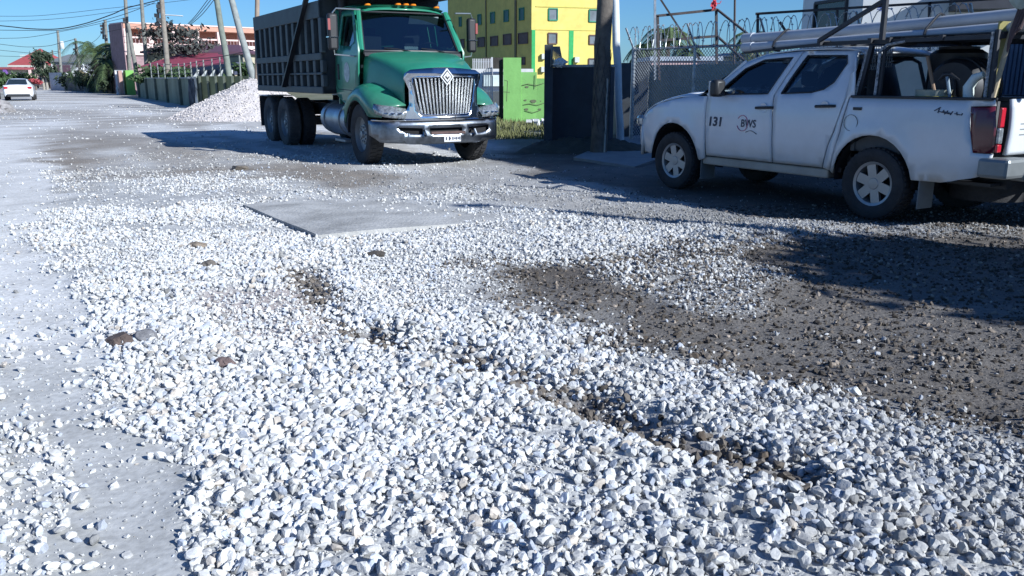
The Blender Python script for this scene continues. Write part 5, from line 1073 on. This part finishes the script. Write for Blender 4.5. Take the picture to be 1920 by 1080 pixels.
def ywin(face,px0,px1,y0,y1,glassm,frame,wd=None):
    a,c_=(l0,c0) if face=='L' else (c0,r0); hit=onface(0,0,0,a,c_); s0,z1=hit(px0,y0); s1,z0=hit(px1,y1); d=c_-a; L=d.length; dn=d.normalized(); n_=Vector((dn.y,-dn.x,0))
    p0=a+d*s0; p1=a+d*s1
    b=MB(); fw=.13 if wd is None else wd
    for (u,v_,z,w_) in ((p0,p1,z0,0),(p0,p1,z1,0)): b.beam(Vector((u.x,u.y,z))+n_*.05,Vector((v_.x,v_.y,z))+n_*.05,.16,fw)
    for u in (p0,p1): b.beam(Vector((u.x,u.y,z0))+n_*.05,Vector((u.x,u.y,z1))+n_*.05,fw,.16)
    w_=b.build('window',frame,t,world=True)
    b=MB(); b.add([Vector((p0.x,p0.y,z0))+n_*.03,Vector((p1.x,p1.y,z0))+n_*.03,Vector((p1.x,p1.y,z1))+n_*.03,Vector((p0.x,p0.y,z1))+n_*.03],[(0,1,2,3)]); o=b.build('pane',glassm,w_); 
    for v in o.data.vertices: v.co-=t.location
BRW=mat('brown_shutter',(.11,.06,.05),.6,var=.3); PANE=mat('pane_grey',(.16,.18,.20),.2,var=.4,scale=.6)
for (x0,x1,y0,y1) in ((1029,1045,16,38),(1105,1125,18,41),(1028,1044,62,82),(1105,1122,66,83),(1104,1120,110,125)): ywin('R',x0,x1,y0,y1,PANE,TRIMG if y0<50 else BRW)
for (x0,x1,y0,y1) in ((861,866,33,49),(896,903,28,46),(920,928,24,43),(945,954,20,40),(974,983,16,37)): ywin('L',x0,x1,y0,y1,mat('green_shutter',(.02,.12,.11),.5),TRIMG,.09)
for (x0,x1,y0,y1) in ((864,871,74,90),(896,909,71,87),(920,934,69,85),(944,959,65,83),(972,990,63,81),(978,985,108,121)): ywin('L',x0,x1,y0,y1,BRW,BRW,.09)
def vstrip(px0,px1,y0,y1,m,face='R',nm='trim',out=.04):
    a,c_=(l0,c0) if face=='L' else (c0,r0); hit=onface(0,0,0,a,c_); s0,z1=hit(px0,y0); s1,z0=hit(px1,y1); d=c_-a; dn=d.normalized(); n_=Vector((dn.y,-dn.x,0)); p0=a+d*s0;p1=a+d*s1
    b=MB(); vs=[Vector((v.x,v.y,z))+n_*k for z in (z0,z1) for v,k in ((p0,out),(p1,out),(p1,.0),(p0,.0))]; b.add(vs,[(0,3,2,1),(4,5,6,7),(0,1,5,4),(1,2,6,5),(2,3,7,6),(3,0,4,7)]); b.build(nm,m,t,world=True)
GR2=mat('bright_green_trim',(.02,.33,.09),.7)
vstrip(997,1003,56,150,GR2); vstrip(1067,1074,57,150,GR2)
for y in (13,56): vstrip(1004,1130,y,y+1.3,mat('string_course',(.5,.43,.10),.8),out=.06)
vstrip(911,913,0,112,mat('downpipe',(.16,.13,.06),.7),'L','downpipe',.12); vstrip(966,969,0,115,MATS['downpipe'],'L','downpipe',.12)
for (x,y) in ((1018,106),(1017,130),(1080,112)): vstrip(x-4,x+4,y-5,y+5,mat('aircon_white',(.5,.52,.5),.6,var=.2),'R','air_conditioner',.45)

# ------------------------------------------------------------------ yard edge behind the lorry: railing, green walls, dark wall
WFm=mat('railing_white',(.55,.56,.58),.5)
t=thing('white_railing','tall white barred railing behind the lorry bonnet','railing',at(905,215,31)); a=at(888,215,31); c_=at(923,215,31); z1=zat(900,110,31)
for i in range(12): p=a.lerp(c_,i/11); MB().beam((p.x,p.y,.1),(p.x,p.y,z1 if i<11 else z1+.05),.03 if i<11 else .06).build('bar',WFm,t,world=True)
for z in (z1-.1,.3): MB().beam((a.x,a.y+.03,z),(c_.x,c_.y+.03,z),.04).build('rail',WFm,t,world=True)
GW=mat('green_wall_paint',(.20,.44,.13),.85,var=.12,scale=1.5,bump=.3,bscale=8); 
a=at(944,228,30); q=at(977,228,30); zz=zat(960,108,30)
t=thing('green_wall','chipped light green wall stepping down to the right behind the lorry','wall',Vector((a.x,a.y,0))); b=MB(); wallquad(b,a,q,-.1,zz,.35); b.build('tall_pier',GW,t,world=True)
b=MB(); q2=at(1024,226,30); b_=q+Vector((0,.03,0)); wallquad(b,b_,at(1006,226,30)+Vector((0,.03,0)),-.1,zat(990,135,29.6),.25); wallquad(b,at(1006,226,30)+Vector((0.001,.03,0)),q2,-.1,zat(1010,147,29.6),.25); b.build('low_wall',GW,t,world=True)
b=MB()
for (x,y,r_) in ((988,163,.13),(1000,190,.22),(985,188,.10),(958,190,.07),(987,205,.14),(1016,190,.12),(965,127,.05),(1012,205,.12)):
    p=at(x,y,30.02); r_*=.55; b.add([(p.x+r_*(1+.3*math.sin(k*2.3))*math.cos(k*PI/4)*.9,p.y-.004,p.z+r_*.5*(1+.4*math.sin(k*3.1))*math.sin(k*PI/4)) for k in range(8)],[tuple(range(8))])
for (pts_) in ([(946,150),(952,152),(950,190)],[(944,172),(956,173)],[(978,160),(990,157),(1006,160),(1020,156)],[(982,196),(994,194),(1008,197),(1021,193)],[(985,207),(1000,211),(1015,206)],[(1004,140),(1003,166)]):
    for (x0_,y0_),(x1_,y1_) in zip(pts_,pts_[1:]): b.beam(at(x0_,y0_,30.0),at(x1_,y1_,30.0),.014,.014)
b.build('bare_patches',mat('bare_render',(.13,.15,.09),.9),t,world=True)
b=MB(); wallquad(b,at(936,228,30.3),at(943.5,228,30.3),-.1,zz-.05,.4); tag(b.build('dark_post',mat('post_black',(.03,.035,.03),.9),None),'dark gate post touching the left side of the light green wall','post')
rg=np.random.RandomState(77); n=2600; px_=rg.uniform(925,1030,n); py_=rg.uniform(224,262,n); P=np.array([gp(a_,b_)[:2] for a_,b_ in zip(px_,py_)]); kz=fbm(P[:,0],P[:,1],1.1,87,3)>.46; P=P[kz]; n=len(P)
hh=.06+.16*rg.rand(n); an=rg.rand(n)*PI; dx=np.cos(an)*.02; dy=np.sin(an)*.02; tx=rg.randn(n)*.05; ty=rg.randn(n)*.05
co=np.stack([np.stack([P[:,0]-dx,P[:,1]-dy,np.zeros(n)],1),np.stack([P[:,0]+dx,P[:,1]+dy,np.zeros(n)],1),np.stack([P[:,0]+tx,P[:,1]+ty,hh],1)],1).reshape(-1,3)
tag(npmesh('grass',co,np.arange(3*n).reshape(n,3),np.ones((3*n,3)),mat('dry_grass',(.16,.17,.07),.9,var=.5)),'sparse dry grass and weeds at the foot of the light green wall','grass',kind='stuff')
p=gp(1010,236); b=MB()
for k in range(14): b.box((p.x+rg.uniform(-.35,.35),p.y+rg.uniform(-.3,.3),rg.uniform(.02,.22)),(.16,.12,.10),m=Matrix.Rotation(rg.rand()*3,3,'Z')@Matrix.Rotation(rg.rand()*2,3,'X'))
tag(b.build('rubble',mat('rubble_white',(.55,.56,.56),.9,var=.2),None),'small pile of white rubble at the right foot of the green wall','rubble',kind='stuff')
# parked vehicle behind the railing
p=at(928,222,34); t=car('parked_van','dark parked car glimpsed behind the white railing with sunlit screen',(p.x,p.y+1.5,0),R(-80),mat('van_dark',(.07,.08,.09),.4,coat=.4),ppr,.9,DGL,.36,(-1.5,1.6),cat='car'); w_=MB(); w_.add([(.86,-.62,1.60),(.86,.62,1.60),(1.42,.72,1.17),(1.42,-.72,1.17)],[(0,1,2,3)]); w_.build('windscreen',mat('screen_pale',(.5,.58,.55),.3),t)
b=MB(); wallquad(b,at(880,160,44),at(1000,160,44),0,zat(940,129,44),.2); t=tag(b.build('pale_wall',mat('pale_wall_white',(.62,.63,.62),.8,var=.1),None),'low white wall far behind the railing in front of the yellow building','wall')
b=MB(); wallquad(b,at(905,160,50),at(945,160,50),0,zat(930,108,50),3); tag(b.build('dark_shed',mat('shed_dark',(.05,.045,.04),.9,var=.3),None),'dark shed between the railing and the yellow building','shed')
# dark wall panel with pillar
NAVY=mat('navy_wall',(.028,.04,.06),.75,var=.35,scale=1.2)
a=at(1033,270,18.6); q=at(1142,276,17.9)
t=thing('navy_wall','dark navy painted wall between two pillars behind the thick pole','wall',Vector((a.x,a.y,0))); b=MB(); wallquad(b,a,q,-.1,zat(1085,126,18.2),.18); b.build('wall',NAVY,t,world=True); b=MB(); wallquad(b,a+Vector((0,-.02,0)),q+Vector((0,-.02,0)),zat(1085,126,18.2)+.002,zat(1085,122,18.2)+.01,.22); b.build('coping',CONC,t,world=True)
p=at(1028,272,18.3); z1=zat(1030,84,18.3); MB().box((p.x-.01,p.y,z1/2-.05),(.17,.22,z1+.1)).build('pillar',mat('pillar_slate',(.05,.06,.075),.9,var=.3),t,world=True)
b=MB(); p=at(1041,95,18.2)
for k in range(9): b.tube([(p.x+.02*(k-4),p.y-.1,p.z+.08),(p.x+.03*(k-4)+.03,p.y-.14,p.z-.1-.02*k),(p.x+.02*(k-4)-.02,p.y-.1,p.z-.32+.02*k)],.012,5)
tag(b.build('cable_bundle',mat('cable_grey',(.20,.20,.20),.7,var=.5),None,True),'tangled grey cables hanging on the pillar left of the navy wall','cable bundle')
foil=MB(); p=at(1050,118,18.1)
vv,ff=icos(3); vv=vv*np.array([.13,.07,.09])*(1+.25*rng.randn(len(vv),1)*.6); foil.add([(a1+p.x,b1+p.y-.05,c1+p.z) for a1,b1,c1 in vv],[tuple(k) for k in ff]); tag(foil.build('plastic_bag',mat('bag_white',(.6,.62,.64),.4),None),'crumpled white plastic bag caught on top of the navy wall','plastic bag')
# rubble block
p=gp(1052,262); t=thing('concrete_block','broken pale concrete block lying at the foot of the navy wall','rubble',(p.x,p.y-.2,.12),.5); b=MB(); b.box((0,0,.06),(.62,.28,.10),m=Matrix.Rotation(R(-18),3,'Y')); b.box((-.30,.02,-.02),(.2,.2,.12)); b.build('block',mat('block_pale',(.38,.42,.46),.9,var=.25,bump=.4),t,bevel=.02)
# dirt bank at the wall foot
b=MB(); rows=[]; 
for i in range(25):
    x=.0+i*.115; rows.append([(x+.3*(j/8),17.0+j*.22-.35*(x-.8)*.3,.26*math.sin(PI*min(1,j/8*.95))*math.sin(PI*i/24)**.6*(1+.3*math.sin(i*1.3+j*2.1))-.02) for j in range(9)])
b.grid(rows); tag(b.build('soil_bank',mat('soil_dark',(.06,.058,.045),.95,var=.4,scale=5,bump=1,bscale=12),None,True),'dark weedy bank of earth around the foot of the thick pole','earth bank')
# smooth apron
b=MB(); pts=[gp(*q_) for q_ in ((1075,300),(1160,262),(1215,255),(1260,262),(1240,300),(1190,318))]; b.add([(p.x,p.y,.05) for p in pts]+[(p.x,p.y,-.05) for p in pts],[tuple(range(6))]+[(i,(i+1)%6,(i+1)%6+6,i+6) for i in range(6)]); tag(b.build('driveway_apron',mat('apron_grey',(.24,.25,.26),.9,var=.15,bump=.3),None),'smooth grey concrete apron between the thick pole and the pickup nose','pavement',kind='structure')

# ------------------------------------------------------------------ chain link fence with razor coils
GALV=mat('galvanised',(.42,.45,.47),.4,metal=.7,var=.3,scale=10)
Fa=at(1183,262,20.6); Fa.z=0; fd=Vector((.62,-.784,0)); FL=8.0; HF=2.12
fd=(Vector((5.6,16.6,0))-Fa).normalized()
t=thing('chain_link_fence','chain link fence with galvanised posts and razor coils behind the pickup','fence',Fa.copy())
for i,sx in enumerate((0,1.95,3.9,6.0,8.0)):
    p=fd*sx; MB().tube([p,p+Vector((0,0,HF+.05))],.05 if i==0 else .032,10).build('post',GALV,t,True)
    MB().tube([p+Vector((0,0,HF)),p+Vector((-.22,-.12,HF+.48))],.022,6).build('outrigger',GALV,t,True)
MB().tube([Vector((0,0,HF)),fd*FL+Vector((0,0,HF))],.02,6).build('top_rail',GALV,t,True)
b=MB(); st=.085; r_=.0065
n=int((FL+HF)/st)
for i in range(n):
    s0=i*st
    for sg in (1,-1):
        x0=s0 if sg<0 else s0-HF; pts=[]
        # line from (x0,0) going up with slope 1 (sg 1) or from (s0,0) going left (sg -1)
        xa,za,xb,zb_=(x0,.08,x0+HF-.08,HF) if sg>0 else (s0,.08,s0-HF+.08,HF)
        if xa>xb: xa,za,xb,zb_=xb,zb_,xa,za
        if xb<=0 or xa>=FL: continue
        if xa<0: za+= (zb_-za)*(0-xa)/(xb-xa); xa=0
        if xb>FL: zb_=za+(zb_-za)*(FL-xa)/(xb-xa); xb=FL
        if xb-xa<.05: continue
        b.tube([fd*xa+Vector((0,0,za)),fd*xb+Vector((0,0,zb_))],r_,3,False)
b.build('mesh',GALV,t)
for k in range(4):
    b=MB(); pts=[]
    for i in range(int(2.1*52)):
        u=i/52; s=k*2+u*.97; a_=u*2*PI*4.6+k; pts.append(fd*s+Vector((-.1+.04*math.sin(a_*.5),.27*math.cos(a_)*.7,HF+.24+.27*math.sin(a_))))
    b.tube(pts,.008,4); 
    for q_ in pts[::4]: b.add([q_+Vector((-.03,0,0)),q_+Vector((0,0,.022)),q_+Vector((.03,0,0)),q_+Vector((0,0,-.022))],[(0,1,2,3)])
    b.build('razor_coil',GALV,t)
# second short gate leaf with sagging mesh
# walls behind the fence
TANW=mat('tan_wall',(.42,.40,.29),.9,var=.12)
b=MB(); wallquad(b,at(1150,150,23.4),at(1460,150,20.5),-.1,zat(1280,122,22.8),.2); tag(b.build('tan_wall',TANW,None),'plain tan rendered wall behind the chain link fence','wall')
b=MB(); wallquad(b,at(1165,130,22.5),at(1216,130,22.3),-.1,zat(1190,118,22.5),.2); tag(b.build('shaded_wall',mat('shaded_wall_tone',(.07,.08,.09),.9,var=.25),None),'wall just right of the white pole with shade put into its dark colour','wall')  # a wall in shade, its darkness carried by the base colour
b=MB(); wallquad(b,at(1400,160,17.5),at(1960,160,11.6),-.1,1.72,.2); tag(b.build('yard_wall',mat('yard_wall_buff',(.36,.32,.27),.9,var=.15),None),'buff yard wall behind the pickup bed','wall')
t=thing('pink_outbuilding','low pink outbuilding roof line seen through the chain link','building',at(1285,147,40)); p=at(1285,147,40); hw=62*40/1583.6; MB().b2((p.x-hw,40,0),(p.x+hw,44,zat(1285,114,40))).build('wall',mat('outbuilding_pink',(.50,.36,.36),.85),t,world=True); MB().b2((p.x-hw-.1,39.9,zat(1285,114,40)+.002),(p.x+hw+.1,44.1,zat(1285,106,40))).build('roof',mat('roof_blue_grey',(.36,.42,.50),.6,var=.2),t,world=True)
t=thing('white_container','white boxy cabin behind the fence left of the pickup windscreen','cabin',at(1395,147,34)); MB().b2((at(1341,147,34).x,34,0),(at(1480,147,34).x,37,zat(1380,119,34))).build('wall',mat('cabin_white',(.7,.72,.74),.7),t,world=True); MB().b2((at(1338,147,34).x,33.85,zat(1380,119,34)+.003),(at(1484,147,34).x,37.1,zat(1380,115,34))).build('roof',GREY,t,world=True)
t=thing('white_cottage','small white cottage with a grey roof beyond the white cabin','house',at(1395,147,60)); MB().b2((at(1372,147,60).x,60,0),(at(1440,147,60).x,65,zat(1390,107,60))).build('wall',mat('cottage_white',(.62,.62,.62),.8),t,world=True)
x0=at(1345,147,60).x;x1=at(1450,147,60).x;z0=zat(1390,106,60);z1=zat(1390,97,60); b=MB(); b.add([(x0,59.5,z0),(x1,59.5,z0),(x1,65.5,z0),(x0,65.5,z0),(x0+1,62.5,z1),(x1-1,62.5,z1)],[(0,1,5,4),(1,2,5),(2,3,4,5),(3,0,4),(0,3,2,1)]); b.build('roof',GREY,t,world=True); MB().b2((at(1377,147,60).x,59.95,zat(1390,116,60)),(at(1384,147,60).x,59.99,zat(1390,109,60))).build('window',DGL,t,world=True)
for (px,py,D,h_,lab,sd) in ((1245,65,52,2.6,'dark palm crown behind the left steel post',41),(1205,85,52,1.9,'small dark palm left of the steel post behind the razor coils',42),(1400,70,60,2.2,'dark palm crown above the pickup roof',43),(1285,98,50,1.6,'low shrubby palm behind the chain link',44),(1430,68,62,1.6,'farther palm crown just left of the tilted steel bar',45)):
    p=at(px,147,D); palm((p.x,p.y,0),zat(px,py,D),h_*.75,lab,sd,20)
# dark steel frame
STL=mat('frame_steel',(.065,.055,.055),.7,metal=.2,var=.4,scale=8)
t=thing('steel_frame','dark steel frame of posts, beams and diagonal braces above the chain link fence','frame',at(1232,147,22)); D=22
for (x0,y0,x1,y1,w_,m_) in ((1228,-6,1228,150,.055,GALV),(1233,30,1236,150,.06,STL),(1343,20,1344,150,.06,STL)):
    MB().beam(at(x0,y0,D),at(x1,y1,D),w_).build('post',m_,t,world=True)
for (x0,y0,x1,y1) in ((1230,30,1345,18),(1236,76,1340,68),(1250,89,1374,85)): MB().beam(at(x0,y0,D),at(x1,y1,D),.06).build('beam',STL,t,world=True)
for (x0,y0,x1,y1,D2) in ((1238,-2,1312,112,D-.2),(1345,18,1410,70,20.6),(1345,68,1400,118,20.6)): MB().beam(at(x0,y0,D),at(x1,y1,D2),.045).build('brace',STL,t,world=True)
t=thing('flag_mast','thin dark mast standing behind the steel frame','mast',at(1376,147,24)); MB().tube([at(1376,150,24),at(1378,-6,24)],.03,8).build('mast',STL,t,world=True)
t=thing('roof_rail_frame','steel rail on short posts running in front of the white building','frame',at(1430,147,19))
for (x0,y0,x1,y1,w_) in ((1421,26,1419,150,.05),(1570,14,1568,120,.045),(1743,4,1742,100,.05)): MB().beam(at(x0,y0,19),at(x1,y1,19),w_).build('post',STL,t,world=True)
MB().beam(at(1417,26,19),at(1880,-3,19),.05).build('rail',STL,t,world=True); MB().beam(at(1462,41,19),at(1478,66,19),.045).build('brace',STL,t,world=True)
b=MB(); p=at(1339,8,21.9); vv,ff=icos(3); vv=vv*np.array([.06,.05,.10])*(1+.5*rng.randn(len(vv),1)*.6); b.add([(a1+p.x,b1+p.y,c1+p.z) for a1,b1,c1 in vv],[tuple(k) for k in ff]); b.tube([p,p+Vector((.14,0,.02)),p+Vector((.17,0,.08))],.01,5); tag(b.build('red_ribbon',mat('ribbon_red',(.5,.03,.05),.6),None),'red ribbon tied at the top corner of the steel frame','ribbon')
# white building on the right
WBc=at(1605,147,30); WBl=at(1495,147,33.5); WBr=at(1960,147,28.3); zt=8.5
t=thing('white_building','white rendered building with a dark window behind the pickup','building',(WBc.x,WBc.y,0)); b=MB(); bk=WBl+(WBr-WBc); vs=[Vector((v.x,v.y,z)) for z in (0,zt) for v in (WBl,WBc,WBr,bk)]; b.add(vs,[(0,3,2,1),(4,5,6,7),(0,1,5,4),(1,2,6,5),(2,3,7,6),(3,0,4,7)]); b.build('wall',mat('render_white',(.70,.72,.73),.8,var=.04),t,world=True)
d=(WBc-WBl).normalized(); n_=Vector((d.y,-d.x,0)); a=WBl+(WBc-WBl)*.24; c_=WBl+(WBc-WBl)*.76; z1=zat(1548,1,31.5); z0=zat(1548,60,31.5)
b=MB(); b.add([Vector((v.x,v.y,z))+n_*.02 for v,z in ((a,z0),(c_,z0),(c_,z1),(a,z1))],[(0,1,2,3)]); o=b.build('window',mat('window_dark_teal',(.015,.03,.035),.2),t,world=True)
b=MB(); 
for u,v_,z,zz_ in ((a,c_,z0,z0),(a,c_,z1,z1),(a,a,z0,z1),(c_,c_,z0,z1)): b.beam(Vector((u.x,u.y,z))+n_*.04,Vector((v_.x,v_.y,zz_))+n_*.04,.10)
b.build('window_frame',DSTEEL,t,world=True)
d=(WBr-WBc).normalized(); n_=Vector((d.y,-d.x,0))
def onr(px,D): return None
s0=.46; a=WBc+(WBr-WBc)*s0; c_=WBc+(WBr-WBc)*1.0
b=MB(); zlo=zat(1780,22,29); vs=[Vector((v.x,v.y,z)) for z in (zlo,zlo+.9) for v in (a+n_*1.3,c_+n_*1.3,c_+n_*.003,a+n_*.003)]; b.add(vs,[(0,3,2,1),(4,5,6,7),(0,1,5,4),(1,2,6,5),(2,3,7,6),(3,0,4,7)]); b.build('canopy',mat('canopy_dark',(.05,.055,.07),.7),t,world=True)
p=at(1650,17,29.3); b=MB(); pc=p+n_*.06; 
t2=thing('round_sign','small round white sign with blue lettering on the bright wall','sign',p); 
b.add([pc+d*.12*math.cos(k*PI/12)+Vector((0,0,.12*math.sin(k*PI/12))) for k in range(24)]+[pc-n_*.02+d*.12*math.cos(k*PI/12)+Vector((0,0,.12*math.sin(k*PI/12))) for k in range(24)],[tuple(range(24))]+[(i,(i+1)%24,(i+1)%24+24,i+24) for i in range(24)]); b.build('disc',mat('sign_white',(.65,.68,.72),.6),t2,world=True)
b=MB()
for z_,w_ in ((.04,.08),(-.01,.09),(-.055,.05)): b.beam(pc+n_*.004+d*-w_+Vector((0,0,z_)),pc+n_*.004+d*w_+Vector((0,0,z_)),.004,.02)
b.build('lettering',mat('sign_blue',(.05,.08,.35),.6),t2,world=True)
# corrugated sheet fence behind tail
b=MB(); a=at(1868,150,11.0);c_=at(1990,150,10.2); n=60; rows=[]
for z in (.0,2.0): rows.append([Vector((a.x+(c_.x-a.x)*i/n,a.y+(c_.y-a.y)*i/n+.02*math.sin(i*1.5),z)) for i in range(n+1)])
b.grid(rows); tag(b.build('sheet_fence',mat('sheet_blue',(.06,.09,.15),.5,metal=.3,var=.3),None,solid=.006),'dark blue corrugated sheet fence behind the pickup tail','fence')
# trees just outside the view whose shade and twigs reach into it
tree((9.7,2.4,0),4.3,(1.75,1.75,1.6),'broad leafy tree standing at the near right kerb',LEAF,34000,.14,51,trunk=.16,gaps=60)
tree((-6.72,8.2,0),3.3,(1.35,1.3,1.15),'small tree at the left kerb, only its leaf tips reaching into the picture',LEAF,2600,.09,52,trunk=.07)
# three storey house at the right outside the view that throws the long shade over the pickup
h0=Vector((15.4,1.3,0)); h1=Vector((10.9,11.0,0)); dn=(h1-h0).normalized(); nb=Vector((dn.y,-dn.x,0)); HH=9.0
t=thing('corner_house','three storey cream house at the right kerb beside the parked pickup','building',h0.copy()); b=MB(); vs=[Vector((v.x,v.y,z)) for z in (0,HH) for v in (h0,h1,h1+nb*8,h0+nb*8)]; b.add(vs,[(0,3,2,1),(4,5,6,7),(0,1,5,4),(1,2,6,5),(2,3,7,6),(3,0,4,7)]); b.build('wall',mat('house_cream',(.45,.43,.36),.85,var=.1),t,world=True)
for fl in range(3):
    for k in range(4):
        b=MB(); p=h0+dn*(1.2+k*2.5)-nb*.02; q_=p+dn*1.2; b.add([Vector((v.x,v.y,z)) for v,z in ((p,1+fl*2.9),(q_,1+fl*2.9),(q_,2.3+fl*2.9),(p,2.3+fl*2.9))],[(0,1,2,3)]); b.build('window',DGL,t,world=True)
t=thing('lamp_post','slim steel lamp post at the right kerb beside the leafy tree','lamp post',(11.35,1.85,0)); MB().tube([(0,0,0),(0,0,7.4)],[.13,.10],12).build('shaft',GALV,t,True); MB().tube([(0,0,7.3),(-.3,.1,7.5),(-.6,.2,7.5)],.03,8).build('arm',GALV,t,True); MB().box((-.75,.25,7.5),(.4,.18,.1)).build('lamp_head',GREY,t,bevel=.03)
